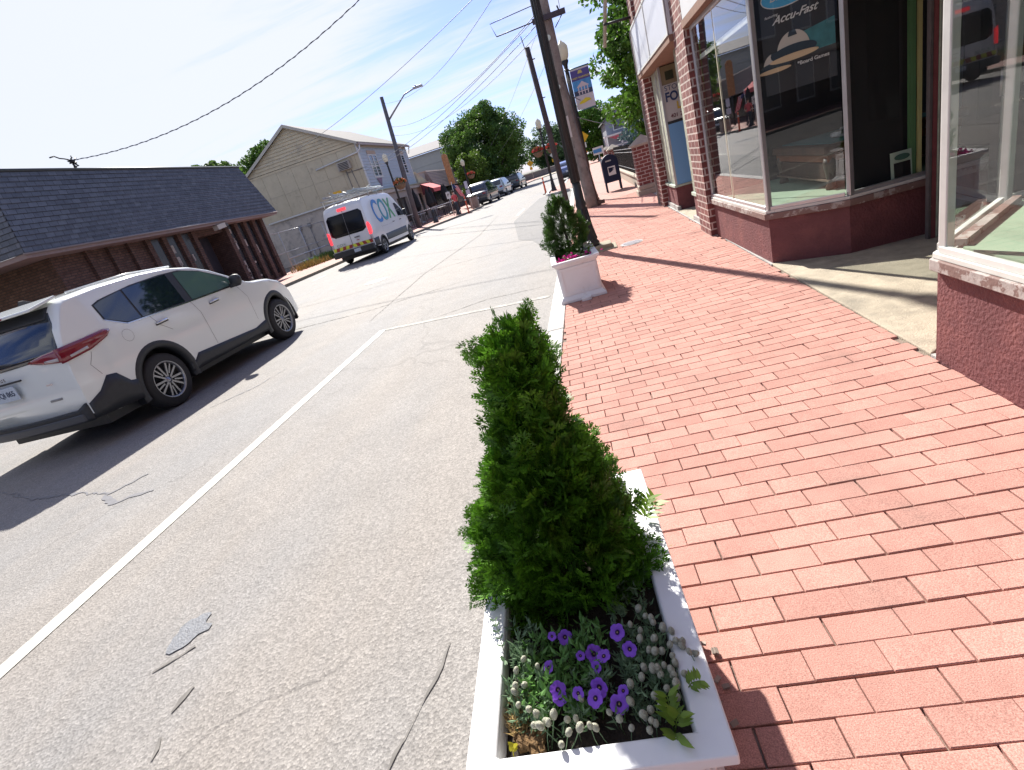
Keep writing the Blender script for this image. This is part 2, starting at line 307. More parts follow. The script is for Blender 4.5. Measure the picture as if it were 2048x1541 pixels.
# right sidewalk: bed + far textured bricks + real bricks near the camera
sr=MB(); ro=offs(RC,-0.16)
sr.prism([(x,y) for x,y in ro if y<29.35]+[(-2.0,29.5),(1.9,29.5),(1.9,-25)],-0.1,0.106)
struct('sidewalk_bed',sr,SAND)
sf=MB(); sf.prism([(-0.46,16.0),(-0.46,28.3),(-1.84,29.5),(-1.99,36),(-1.1,38.3),(-0.7,60),(1.2,95),(3.7,125),(6.5,125),(6.5,30),(1.62,16)],0.0,0.119)
struct('sidewalk_right_far',sf,BRK_FAR)
def pavers():
    bw,bh=0.19,0.0948; g=0.0020; V=[];F=[]; rot=R(2.8); c_,s_=math.cos(rot),math.sin(rot)
    r2=random.Random(3)
    for j in range(-14,182):
        for i in range(-8,18):
            u=i*bw+(0.5*bw if j%2 else 0); v=j*bh
            cx_=u*c_-v*s_+0.35; cy_=u*s_+v*c_
            x,y=cx_,cy_
            if y<-0.6 or y>16.05: continue
            x0=-0.455; 
            xr=1.62 if y>11.8 else (1.47 if not(2.66<y<4.98) else 1.475)
            hw=bw/2-g; hh=bh/2-g
            l=max(-hw,(x0-x)); r_=min(hw,(xr-x))
            if r_-l<0.03: continue
            z=0.119+r2.gauss(0,0.0008); tx=r2.gauss(0,0.003); ty=r2.gauss(0,0.007); ba=r2.gauss(0,0.003)
            dx,dy=r2.gauss(0,0.0015),r2.gauss(0,0.0012)
            o=len(V); bev=0.0022
            ring=[]
            for (e,dz) in ((0,-0.03),(0,-bev),(bev,0)):
                for a,b in ((l+e,-hh+e),(r_-e,-hh+e),(r_-e,hh-e),(l+e,hh-e)):
                    aa=a*math.cos(ba)-b*math.sin(ba); bb=a*math.sin(ba)+b*math.cos(ba)
                    V.append((x+dx+aa*c_-bb*s_,y+dy+aa*s_+bb*c_,z+dz+a*tx+b*ty))
            for k in range(4):
                k2=(k+1)%4; F.append((o+k,o+k2,o+4+k2,o+4+k)); F.append((o+4+k,o+4+k2,o+8+k2,o+8+k))
            F.append((o+8,o+9,o+10,o+11))
    return V,F
m=mat('sidewalk_paver',(0.430,0.228,0.190),0.92,var=0.10,vscale=9,bump=0.45,bscale=260,island=0.10,stain=(0.25,0.165,0.14),stscale=1.9,strange=(0.54,0.85),bdist=0.0025,detail=10,spec=0.2)
# fine speckle
t=m.node_tree; b=t.nodes['Principled BSDF']; src=b.inputs['Base Color'].links[0].from_socket
tcn=N(t,'ShaderNodeTexCoord'); nz=N(t,'ShaderNodeTexNoise'); nz.inputs['Scale'].default_value=330; nz.inputs['Detail'].default_value=3; L(t,tcn.outputs['Object'],nz.inputs['Vector'])
mrx=N(t,'ShaderNodeMapRange'); mrx.inputs[1].default_value=0.35; mrx.inputs[2].default_value=0.68; mrx.inputs[3].default_value=0.74; mrx.inputs[4].default_value=1.34; L(t,nz.outputs[0],mrx.inputs[0])
scx=N(t,'ShaderNodeVectorMath',operation='SCALE'); L(t,src,scx.inputs[0]); L(t,mrx.outputs[0],scx.inputs['Scale']); L(t,scx.outputs[0],b.inputs['Base Color'])
V,F=pavers(); o=npmesh('sidewalk_bricks',V,F,m); tag(o,kind='structure')
# entry slab
struct('entry_slab',MB().prism([(1.478,2.655),(2.12,3.16),(3.1,3.2),(3.1,4.9),(2.6,4.78),(2.02,4.745),(1.485,5.03)],0.0,0.128),ENTRY,bevel=0.006)
# narrow concrete footing strip along the shop fronts
struct('footing_strip',MB().b(1.475,1.56,-3,2.65,0.0,0.127).b(1.475,1.62,5.0,11.8,0,0.127),CONC)
struct('side_slab',MB().prism([(1.62,11.8),(2.9,11.8),(2.9,13.4),(1.62,14.2)],0,0.135),CONC)
struct('recess_slab',MB().b(1.50,2.6,8.5,9.95,0.0,0.132),ENTRY)
# painted lines
ln=MB()
def seg(p,q,wd,z=0.004):
    p=Vector(p);q=Vector(q);d=(q-p).normalized();n=Vector((-d.y,d.x))*wd/2
    ln.quad((p.x-n.x,p.y-n.y,z),(q.x-n.x,q.y-n.y,z),(q.x+n.x,q.y+n.y,z),(p.x+n.x,p.y+n.y,z))
seg((-3.30,-8),(-3.29,7.05),0.115)
seg((-2.9,22),(-2.9,25.2),0.10); seg((-11.0,19.2),(-10.9,20.2),0.10)
struct('parking_line',ln,WHITEP)
ln=MB(); seg((-3.24,7.02),(-0.72,6.5),0.10)
FADED=mat('faded_road_paint',(0.40,0.385,0.35),0.8,var=0.1,vscale=30,stain=(0.235,0.225,0.21),stscale=9,strange=(0.42,0.56))
struct('stall_line',ln,FADED)
pm=MB()
def blob(cx,cy,rx,ry,z,n=22,j=0.25,seed=0):
    r2=random.Random(seed); pts=[]
    for k in range(n):
        a=2*math.pi*k/n; q=1+r2.uniform(-j,j); pts.append((cx+rx*q*math.cos(a),cy+ry*q*math.sin(a),z))
    pm.quad(*pts)
pm.quad((-0.72,9.3,.004),(-0.72,30,.004),(-2.5,30,.004),(-2.75,19.6,.004),(-1.9,13.5,.004),(-1.45,12.6,.004))
struct('asphalt_patch',pm,A_PATCH)
pm=MB(); blob(-2.22,1.57,0.085,0.10,.005,seed=2); pm2=pm
struct('pothole_patch',pm,mat('pothole_fill',(0.15,0.16,0.18),0.6,var=0.3,vscale=60,bump=0.6,bscale=120))
# tar crack sealer lines and stains
TAR=mat('tar_sealer',(0.15,0.15,0.165),0.55,var=0.2,vscale=20)
pm=MB()
def tarline(pts,w,z=0.0045,seed=1):
    r2=random.Random(seed); P=[]; 
    for i in range(len(pts)-1):
        a=Vector(pts[i]); b=Vector(pts[i+1]); k=max(2,int((b-a).length/0.045))
        for q in range(k): P.append(a.lerp(b,q/k)+Vector((r2.gauss(0,w*.22),r2.gauss(0,w*.22))))
    P.append(Vector(pts[-1])); Lf=[];Rt=[]
    for i,p in enumerate(P):
        d=(P[min(i+1,len(P)-1)]-P[max(i-1,0)]).normalized(); n=Vector((-d.y,d.x))*w*r2.uniform(0.08,0.6)*(0.25+0.75*math.sin(math.pi*(i+.5)/len(P))**.6)
        Lf.append(p+n);Rt.append(p-n)
    for i in range(len(P)-1): pm.quad((*Lf[i],z),(*Rt[i],z),(*Rt[i+1],z),(*Lf[i+1],z))
tarline([(-4.35,3.55),(-4.55,3.3),(-4.3,3.12),(-3.95,3.2)],0.06,seed=3)
tarline([(-6.6,3.9),(-5.7,3.55),(-5.0,3.45),(-4.55,3.32)],0.05,seed=4)
tarline([(-4.95,5.2),(-4.6,5.6),(-4.45,6.2)],0.035,seed=5)
struct('tar_crack_filler',pm,TAR)
CRK=mat('crack_dark',(0.175,0.166,0.155),0.95,var=.3,vscale=12)
pm=MB()
tarline([(-2.12,1.47),(-2.25,1.36)],0.02,seed=8); tarline([(-1.95,1.28),(-1.97,1.16)],0.025,seed=19); tarline([(-1.93,1.06),(-1.90,0.98)],0.022,seed=11)
tarline([(-0.84,1.35),(-0.86,1.2),(-0.93,0.95),(-0.95,0.8)],0.014,seed=10)
tarline([(-9,8.6),(-7.0,9.2),(-4.4,9.0),(-2.4,9.5)],0.03,seed=21)
tarline([(-9.5,12.5),(-6.5,12.0),(-3.6,12.3),(-1.4,12.0)],0.03,seed=22)
tarline([(-2.6,6.9),(-1.7,7.3),(-0.75,7.15)],0.02,seed=23); tarline([(-3.9,8),(-4.1,12),(-3.8,18),(-4.3,26)],0.035,seed=24)
struct('road_cracks',pm,CRK)
IRON=mat('manhole_iron',(0.24,0.225,0.21),0.6,0.5,var=0.2,vscale=40,bump=0.3,bscale=80)
def manhole(x,y,z,r,label,mt=IRON,ringm=None):
    t=thing('manhole_cover',(x,y,z),label,'manhole cover')
    mb=MB().lathe([(r*0.86,0),(r*0.86,0.004),(r*0.84,0.006)],(x,y,z+0.001),28,False)
    for k in range(-3,4): 
        hh=math.sqrt(max(0,(r*.8)**2-(k*r*.22)**2)); mb.b(x-hh,x+hh,y+k*r*.22-.01,y+k*r*.22+.01,z+0.006,z+0.010)
    mb.build('lid',mt,t)
    MB().add([(x+q*math.cos(a*math.pi/16),y+q*math.sin(a*math.pi/16),z+0.004) for q in (r*0.88,r) for a in range(32)],[(i,(i+1)%32,32+(i+1)%32,32+i) for i in range(32)]).build('ring',ringm or CONC,t)
manhole(-5.89,13.3,0,0.34,'round iron manhole cover flat in the middle of the asphalt road')
manhole(0.49,8.05,0.119,0.17,'small pale round access cover set in the brick sidewalk near the black lamp post',mat('pale_cover',(0.34,0.33,0.36),0.6,0.3,var=0.1,vscale=30))
# ================= RIGHT SIDE =================
BRICK=brick_mat('red_wall_brick',(0.13,0.038,0.036),(0.19,0.058,0.050),(0.46,0.38,0.34),bw=0.21,bh=0.082,mw=0.009,bump=0.8,var=0.25)
BRICKT=brick_mat('tan_wall_brick',(0.26,0.13,0.09),(0.33,0.18,0.13),(0.42,0.34,0.28),bw=0.21,bh=0.082,mw=0.009,bump=0.8,var=0.2)
STUC=mat('maroon_stucco',(0.145,0.048,0.052),0.75,var=0.14,vscale=5,bump=0.7,bscale=55,stain=(0.23,0.085,0.075),stscale=2.5,strange=(0.5,0.8),bdist=0.012)
PEEL=mat('peeling_sill_paint',(0.36,0.32,0.30),0.7,var=0.10,vscale=10,stain=(0.19,0.12,0.105),stscale=6,strange=(0.47,0.50),bump=0.4,bscale=40)
SILLT=mat('sill_cap',(0.60,0.60,0.56),0.55,var=0.07,vscale=8,stain=(0.3,0.27,0.24),stscale=9,strange=(0.62,0.68))
ALU=mat('aluminium_frame',(0.52,0.52,0.53),0.38,0.7,var=0.06,vscale=10)
ALUW=mat('pale_frame',(0.62,0.63,0.60),0.5,0.1,var=0.06,vscale=12)
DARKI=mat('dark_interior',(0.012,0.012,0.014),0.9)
GREENF=mat('green_display_floor',(0.24,0.33,0.235),0.7,var=0.10,vscale=3,stain=(0.17,0.235,0.165),stscale=4,strange=(0.55,0.75))
WHT=mat('white_panel',(0.60,0.61,0.62),0.55,var=0.05,vscale=3,stain=(0.42,0.41,0.39),stscale=2,strange=(0.62,0.8))
BRNT=mat('brown_trim_wood',(0.22,0.12,0.08),0.75,var=0.2,vscale=14)
GLS=glass_mat('shop_glass',(0.95,0.98,0.96),0.06,1.0)
bt=thing('brick_shop_building',(1.47,4,0.12),'red brick commercial building with bay shop windows and maroon stucco base on the right','building')
# walls
wl=MB()
wl.b(1.47,8,-6,6.96,3.05,7.5).b(1.40,8,6.985,7.60,0.12,7.5).b(1.47,8,7.61,11.07,3.25,7.5).b(1.42,8,11.08,11.55,0.12,7.5)
wl.build('wall',BRICK,bt,bevel=0)
# rear room boxes (dark interior)
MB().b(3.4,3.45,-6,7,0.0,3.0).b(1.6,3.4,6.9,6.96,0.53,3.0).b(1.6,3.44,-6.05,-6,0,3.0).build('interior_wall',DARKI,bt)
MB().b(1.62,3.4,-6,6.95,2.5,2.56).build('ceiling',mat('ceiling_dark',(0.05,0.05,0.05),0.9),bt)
# facade fascia
MB().b(1.40,1.9,-6,6.96,2.50,3.04).build('fascia',WHT,bt)
MB().b(1.385,1.9,-6,6.962,2.425,2.499).build('fascia_trim',BRNT,bt)
MB().b(1.9,3.0,3.0,4.9,2.44,2.49).build('door_soffit',WHT,bt)
F=[(1.47,6.955),(1.50,5.03),(2.03,4.74),(2.62,4.78)]
Nn=[(1.47,-6),(1.47,2.60),(2.09,3.17),(2.70,3.22)]
def bay(P,zs,zc,order,frame,paneM):
    bulk=MB(); cap=MB(); peel=MB()
    inner=(3.38,P[-1][1]),(3.38,P[0][1]); c=[(x,y) for x,y in P]+list(inner)
    bulk.prism(c,0.10,zs-0.075); bulk.build('bulkhead',STUC,bt)
    def grow(P,d):
        o=[]
        for i,p in enumerate(P):
            a=Vector(P[max(i-1,0)]);b_=Vector(P[min(i+1,len(P)-1)]);t=(b_-a).normalized(); n=Vector((t.y,-t.x))*order; 
            if n.x>0.3 and abs(t.x)<0.3: n=-n
            o.append((p[0]+n.x*d,p[1]+n.y*d))
        return o
    g=grow(P,0.035); g2=grow(P,0.022)
    peel.prism(g+list(inner),zs-0.075,zs-0.022); peel.build('sill',PEEL,bt,bevel=0.004)
    cap.prism(g2+list(inner),zs-0.021,zs+0.004); cap.build('sill_cap',SILLT,bt,bevel=0.003)
    for i,(x,y) in enumerate(P):
        w=0.028 if i else 0.03
        f=MB(); f.rb(x+0.012,y-(0.035 if (P[0][1]<0 and i==1) else 0),(zs+zc)/2,w*1.5,w*1.5,zc-zs-0.01,rz=0.2*i); f.build('mullion',frame[i],bt,bevel=0.006)
    for i in range(len(P)-1):
        a=Vector(P[i]);b_=Vector(P[i+1]);d=(b_-a).normalized()
        a2=a+d*0.025;b2=b_-d*0.025
        nx=Vector((-d.y,d.x))*0.014
        for z0,z1 in((zs+0.0045,zs+0.035),(zc-0.04,zc)):
            MB().prism([a2+nx,b2+nx,b2-nx,a2-nx],z0,z1).build('rail',frame[min(i,1)],bt,bevel=0.003)
        p=MB(); p.quad((a2.x,a2.y,zs+.02),(b2.x,b2.y,zs+.02),(b2.x,b2.y,zc-.02),(a2.x,a2.y,zc-.02)); p.build('pane',paneM,bt)
bay(F,0.598,2.424,1,[ALU,ALU,ALU,ALU],GLS)
bay(Nn,0.655,2.424,1,[ALUW,ALUW,ALUW,ALUW],GLS)
MB().prism([(1.55,6.85),(1.56,5.08),(2.05,4.80),(3.35,4.83),(3.35,6.85)],0.603,0.611).build('display_floor',GREENF,bt)
MB().prism([(1.54,2.55),(2.10,3.09),(3.35,3.15),(3.35,-5.9),(1.54,-5.9)],0.660,0.668).build('display_floor',GREENF,bt)
# cream mullion strip and transom in far bay
MB().b(1.482,1.497,6.06,6.075,0.63,2.39).build('mullion',mat('cream_strip',(0.60,0.56,0.42),0.5),bt)
MB().rb(1.53,6.0,2.10,0.012,1.85,0.045).build('transom',ALUW,bt)
# inside white frames of near bay
f=MB(); f.b(2.60,2.66,2.9,2.96,0.668,2.45); f.b(2.25,2.29,2.6,2.64,0.668,2.45); f.build('inner_frame',ALUW,bt,bevel=0.004)
MB().b(2.86,2.92,2.75,2.81,0.668,2.45).build('inner_frame',mat('green_post',(0.22,0.36,0.17),0.6,var=0.1),bt)
f=MB(); f.slab([(1.53,2.60,0.668),(2.09,3.10,0.668),(2.11,3.07,0.668),(1.56,2.56,0.668)],(0,0,0.03)); f.build('inner_frame',PEEL,bt)
# door jambs in recess
js=[(2.525,2.548,(0.10,0.09,0.09)),(2.551,2.583,(0.19,0.055,0.06)),(2.586,2.600,(0.46,0.54,0.44)),(2.603,2.634,(0.26,0.245,0.22)),(2.637,2.72,(0.03,0.03,0.035))]
for k,(a,b_,c) in enumerate(js):
    MB().b(a,b_,4.60+0.004*k,4.64,0.13,2.43).build('door_jamb',mat('jamb_%d'%k,c,0.75,var=0.2,vscale=12,stain=tuple(min(1,q*1.8+0.08) for q in c),stscale=9,strange=(0.62,0.7)),bt,bevel=0.004)
dr=MB().b(3.0,3.04,3.22,4.72,0.13,2.43).build('door',mat('dark_door',(0.05,0.045,0.05),0.5,var=0.2),bt)
MB().b(2.992,2.999,3.5,4.45,1.0,2.2).build('door_glass',mat('door_glass_dark',(0.01,0.012,0.015),0.05),dr)
MB().tube([(2.985,4.55,1.05),(2.95,4.55,1.05),(2.95,4.55,1.22),(2.985,4.55,1.22)],0.01).build('handle',ALU,dr)
# green/yellow inner post of far bay
MB().b(2.505,2.548,4.81,4.84,0.612,2.42).build('inner_post',mat('green_inner',(0.10,0.22,0.10),0.6,var=0.1),bt)
MB().b(2.56,2.585,4.80,4.825,0.612,2.42).build('inner_post',mat('yellow_inner',(0.55,0.52,0.24),0.6,var=0.1),bt)
MB().prism([(2.10,4.86),(2.62,4.89),(2.62,4.92),(2.10,4.89)],0.612,2.40).build('room_dark_sheet',DARKI,bt)  # added black sheet standing in for the unlit room behind this pane
# poster in the angled pane
P1=Vector((1.585,5.06,0)); P2=Vector((2.02,4.822,0)); pd=(P2-P1).normalized(); pn=Vector((pd.y,-pd.x,0)); pn=-pn if pn.y>0 else pn   # faces the street
BLK=mat('poster_black',(0.010,0.010,0.012),0.5); 
po=thing('window_poster',(1.8,4.94,1.78),'black window poster with blue oval logo and dome lamps hanging in the angled shop window','poster')
def pp(u,z,off=0): q=P1+pd*u+pn*off; return (q.x,q.y,z)
Wd=(P2-P1).length
MB().slab([pp(0,1.50),pp(Wd,1.50),pp(Wd,2.385),pp(0,2.385)],-pn*0.004).build('sheet',BLK,po)
def disc(cx_,cz_,rx,rz,off,m,name,a0=0,a1=2*math.pi,n=36,par=po,th=0.0015):
    pts=[pp(cx_+rx*math.cos(a0+(a1-a0)*k/n),cz_+rz*math.sin(a0+(a1-a0)*k/n),off) for k in range(n+(0 if a1-a0>6.2 else 1))]
    return MB().slab(pts,-pn*th).build(name,m,par)
LBL=mat('poster_blue',(0.05,0.35,0.62),0.45); PWH=mat('poster_white',(0.62,0.62,0.60),0.5)
MB().slab([pp(0.28,1.72,0.001),pp(Wd-0.002,1.72,0.001),pp(Wd-0.002,1.90,0.001),pp(0.28,1.87,0.001)],-pn*0.001).build('teal_patch',mat('poster_teal',(0.03,0.16,0.18),0.5,var=0.3,vscale=12),po)
disc(0.20,2.16,0.185,0.085,0.004,PWH,'logo_border'); disc(0.20,2.16,0.178,0.078,0.006,LBL,'logo_oval')
def ptext(name,s,size,u,z,m,sh=0,off=0.008,rot=0.0,bold=0,sx=1):
    o=pp(u,z,off); xd=Vector((pd.x,pd.y,0)); up=Vector((0,0,1)); xd2=xd*math.cos(rot)+up*math.sin(rot); yd=up*math.cos(rot)-xd*math.sin(rot)
    # text must read left to right when seen from the street
    return text_part(name,s,size,m,po,frame_mtx(o,xd2,yd),ext=0.0006,shear=sh,bold=bold,sx=sx)
ptext('logo_script','Billiards',0.08,0.20,2.16,PWH,0.4); 
ptext('poster_text','featuring',0.026,0.08,2.045,PWH,0.2); ptext('poster_text','Accu-Fast',0.075,0.235,2.005,PWH,0.5,bold=0.0012)
ptext('poster_text','*Board Games',0.036,0.345,1.665,PWH,0.0,bold=0.0006)
CREAM=mat('lamp_cream',(0.50,0.46,0.40),0.5); GOLD=mat('lamp_underside',(0.58,0.42,0.25),0.5); NAVY=mat('lamp_band',(0.02,0.035,0.05),0.3)
def lamp(u,z,s,off):
    g=disc(u,z,0.105*s,0.125*s,off,CREAM,'lamp_dome',0.0,math.pi); disc(u,z-0.008*s,0.148*s,0.046*s,off+0.002,NAVY,'lamp_band'); disc(u,z-0.040*s,0.158*s,0.022*s,off+0.004,GOLD,'lamp_underside')
    MB().slab([pp(u-0.03*s,z+0.09*s,off+.001),pp(u+0.03*s,z+0.09*s,off+.001),pp(u+0.02*s,z+0.125*s,off+.001),pp(u-0.02*s,z+0.125*s,off+.001)],-pn*0.001).build('lamp_cap',NAVY,po)
lamp(0.075,1.70,0.75,0.003); lamp(0.215,1.77,1.08,0.005)
# menu card on the sill
mc=thing('menu_card',(2.47,4.80,0.612),'small standing menu card with dark oval emblem on the shop window sill','sign')
MB().rb(2.44,4.80,0.72,0.15,0.006,0.215,rx=-0.08).build('card',mat('card_pale',(0.45,0.56,0.47),0.5),mc)
MB().rb(2.445,4.793,0.685,0.118,0.003,0.12,rx=-0.08).build('card_panel',BLK,mc)
MB().lathe([(0.055,0),(0.055,0.002)],(0,0,0),24,False).build('x',BLK); x_=bpy.data.objects['x']; x_.data.transform(Matrix.Translation(Vector((2.44,4.788,0.785))-Vector(mc.location))@Matrix.Rotation(R(83),4,'X')@Matrix.Diagonal((1,0.42,1,1))); x_.parent=mc; x_.name='emblem'
x_.data.materials[0]=mat('emblem_dark',(0.06,0.14,0.11),0.5)
# billiard table inside
WOOD=mat('carved_wood',(0.045,0.021,0.014),0.65,var=0.3,vscale=9,spec=.2); WOODO=mat('orange_wood',(0.13,0.04,0.015),0.6,var=0.15,vscale=9,spec=.2); 
pt=thing('billiard_table',(2.5,5.6,0.611),'carved wooden billiard table standing behind the shop window','table')
bb=MB().b(2.02,3.1,5.12,6.45,0.91,0.985); bb.build('rail',WOOD,pt,bevel=0.015)
MB().b(2.10,3.0,5.2,6.37,0.987,0.992).build('felt',mat('felt_teal',(0.02,0.10,0.11),0.9),pt)
MB().b(2.05,3.07,5.15,6.42,0.845,0.905).build('apron',WOODO,pt,bevel=0.006)
MB().b(2.06,3.06,5.16,6.41,0.70,0.84).build('body',WOOD,pt,bevel=0.01)
MB().b(2.045,3.08,5.145,6.425,0.685,0.70).build('moulding',mat('pale_wood',(0.14,0.085,0.06),0.5),pt)
for x in (2.09,3.02):
    for y in (5.2,6.36):
        MB().lathe([(0.045,0.612),(0.05,0.63),(0.035,0.66),(0.042,0.74),(0.055,0.80),(0.060,0.84),(0.05,0.88)],(x,y,0),12).build('leg',mat('leg_wood',(0.05,0.03,0.018),0.45,var=0.35,vscale=30),pt)
jn=MB(); r2=random.Random(5)
for k in range(26): jn.rb(2.3+r2.random()*0.5,5.3+r2.random()*0.45,1.0+r2.random()*0.05,0.03+r2.random()*0.1,0.02+r2.random()*.05,0.015+r2.random()*.03,rz=r2.random()*3,rx=r2.random()*.6)
o=jn.build('clutter_pile',mat('clutter_grey',(0.18,0.17,0.16),0.5,var=0.4,vscale=40,island=0.6)); tag(o,'jumbled pile of small papers and parts lying on the billiard table','clutter')
# dark picture frame/door outline in the room
MB().b(3.36,3.39,5.0,5.9,0.62,2.2).build('inner_door',mat('inner_door_m',(0.03,0.03,0.035),0.5),bt)
cy_=MB().lathe([(0.04,0),(0.045,0.01),(0.045,0.35),(0.04,0.36)],(2.95,5.05,0.993),16); o=cy_.build('fire_extinguisher' if False else 'paper_tube',mat('tube_blue',(0.20,0.28,0.36),0.4)); tag(o,'pale upright tube standing on the table in the dark shop','tube')
# ---- second shop ----
MOS=mat('mosaic_stone',(0.34,0.36,0.28),0.8,var=0.35,vscale=14,bump=0.5,bscale=30,stain=(0.16,0.14,0.11),stscale=9,strange=(0.54,0.62))
MB().b(1.36,1.75,7.605,11.075,2.50,3.24).build('sign_box',WHT,bt,bevel=0.008)
MB().b(1.35,1.359,7.63,11.05,2.53,3.21).build('sign_face',mat('sign_face_blank',(0.60,0.62,0.66),0.35,var=0.05,vscale=1.0),bt)
f=MB(); 
for y in (7.62,9.3,11.03): f.b(1.340,1.3495,y-0.02,y+0.02,2.50,3.24)
f.b(1.340,1.3495,7.64,11.01,2.50,2.53).b(1.340,1.3495,7.64,11.01,3.21,3.24); f.build('sign_frame',ALUW,bt)
MB().b(1.352,1.9,7.606,11.074,2.425,2.498).build('sign_trim',BRNT,bt)
MB().b(1.56,1.62,10.03,11.05,0.56,2.42).build('stone_panel',MOS,bt)
MB().b(1.53,1.62,7.66,8.45,0.56,2.42).build('stone_panel',MOS,bt)
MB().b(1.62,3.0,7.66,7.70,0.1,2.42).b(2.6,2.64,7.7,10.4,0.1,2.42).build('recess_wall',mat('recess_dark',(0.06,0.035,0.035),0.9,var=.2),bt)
MB().b(1.53,2.6,10.0,11.06,0.12,0.52).build('bulkhead',STUC,bt); MB().b(1.53,2.0,7.64,8.48,0.12,0.50).build('bulkhead',STUC,bt)
GSL=mat('greenish_sill',(0.42,0.50,0.42),0.6,var=0.1,stain=(.2,.14,.12),stscale=9,strange=(.6,.65))
MB().b(1.505,2.6,9.975,11.06,0.521,0.555).build('sill',GSL,bt); MB().b(1.505,2.0,7.63,8.5,0.501,0.545).build('sill',GSL,bt)
MB().b(1.50,1.56,9.96,11.06,0.10,0.20).build('plinth_step',CONC,bt); MB().b(1.50,1.7,7.66,8.6,0.10,0.19).build('plinth_step',CONC,bt)
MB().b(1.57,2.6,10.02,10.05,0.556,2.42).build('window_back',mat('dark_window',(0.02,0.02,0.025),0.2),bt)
f=MB(); f.b(1.525,1.56,9.985,10.02,0.556,2.42); f.build('window_frame',ALU,bt)
MB().b(1.561,2.3,9.99,10.018,1.545,1.585).build('window_frame',mat('black_bar',(0.03,0.03,0.03),0.5),bt)
MB().b(1.55,1.575,10.5,10.53,.556,2.42).build('window_frame',ALU,bt)
MB().b(1.535,1.57,8.452,8.485,.55,2.42).build('window_frame',ALU,bt)
fl=thing('for_lease_sign',(1.9,10.0,1.6),'white for lease sign with blue and yellow lettering in the second shop window','sign')
MB().b(1.562,2.28,9.995,10.003,1.587,2.14).build('board',mat('board_white',(0.55,0.54,0.52),0.5,var=0.04),fl)
MB().b(1.562,2.28,9.995,10.003,2.143,2.41).build('upper_board',mat('upper_board_tan',(0.24,0.20,0.12),0.6,var=0.2,vscale=6),fl)
MB().b(1.63,1.76,9.99,9.994,2.2,2.33).build('upper_photo',mat('photo_dark',(0.03,0.04,0.02),0.5,var=0.4,vscale=20),fl)
DB=mat('dark_blue_ink',(0.02,0.05,0.14),0.5); YE=mat('yellow_ink',(0.60,0.42,0.05),0.5); RD=mat('maroon_ink',(0.12,0.03,0.04),0.5)
def ft(s,size,x,z,m,bold=0.0,sx=1): text_part('lettering',s,size,m,fl,frame_mtx((x,9.99,z),(1,0,0),(0,0,1)),ext=0.001,align='LEFT',bold=bold,sx=sx)
ft('STORE',0.105,1.585,2.08,DB,sx=1.05); ft('FOR',0.19,1.58,1.945,DB,0.006,.85); ft('LEASE',0.15,1.745,1.79,YE,0.006,.9); ft('401 261',0.085,1.625,1.655,RD,0.001,1.0)
o=MB().b(1.562,2.28,9.985,9.999,0.56,1.543).build('blue_panel',mat('panel_blue',(0.16,0.36,0.62),0.5)); tag(o,'plain light blue panel filling the lower window of the second shop','panel')
o=MB().lathe([(.0,0),(.12,0),(.12,.006),(.0,.006)],(1.52,8.1,1.9),24,False,'x').build('round_sticker',mat('sticker_blue',(0.20,0.32,0.45),0.5)); tag(o,'faded blue round sticker on the stone clad pier of the second shop','sticker')
# downpipe/board at the building end
MB().b(1.40,1.47,11.68,11.76,0.12,3.3).build('corner_board',mat('grey_board',(0.25,0.23,0.21),0.8,var=0.2),bt)
# flag pole bracket on building corner
fp=thing('wall_flagpole',(1.42,11.4,4.2),'slanted bare flagpole on a bracket at the top of the brick building','flagpole')
MB().tube([(1.42,11.3,3.45),(0.95,11.4,3.5)],0.022).build('bracket',mat('black_metal',(0.02,0.02,0.022),0.45,0.3),fp)
MB().tube([(1.15,10.2,4.5),(0.98,11.4,3.55),(0.92,11.7,3.2)],0.035).build('pole',mat('pole_grey',(0.30,0.28,0.24),0.5,var=0.2),fp)
# ---- fence with brick piers ----
CAPS=mat('stone_cap',(0.36,0.31,0.25),0.85,var=0.15,vscale=8,bump=0.3)
BLKM=mat('black_metal',(0.02,0.02,0.022),0.45,0.3)
fn=thing('iron_fence',(1.6,14.8,0.1),'black iron railing between red brick piers with pyramid stone caps','fence')
BRP=brick_mat('pier_brick',(0.15,0.045,0.042),(0.20,0.065,0.055),(0.44,0.36,0.33),bw=0.21,bh=0.085,mw=0.01,bump=0.8,var=0.2)
for x,y in ((1.62,14.8),(1.70,28.2),(2.1,42),(2.5,52)):
    pr=MB().b(x-.26,x+.26,y-.26,y+.26,0.36,1.30).build('pier',BRP,fn)
    MB().b(x-.33,x+.33,y-.33,y+.33,0.10,0.24).b(x-.29,x+.29,y-.29,y+.29,0.241,0.355).build('base',CAPS,pr,bevel=0.02)
    MB().add([(x-.32,y-.32,1.301),(x+.32,y-.32,1.301),(x+.32,y+.32,1.301),(x-.32,y+.32,1.301),(x-.32,y-.32,1.34),(x+.32,y-.32,1.34),(x+.32,y+.32,1.34),(x-.32,y+.32,1.34),(x,y,1.55)],[(0,3,2,1),(0,1,5,4),(1,2,6,5),(2,3,7,6),(3,0,4,7),(4,5,8),(5,6,8),(6,7,8),(7,4,8)]).build('cap',CAPS,pr)
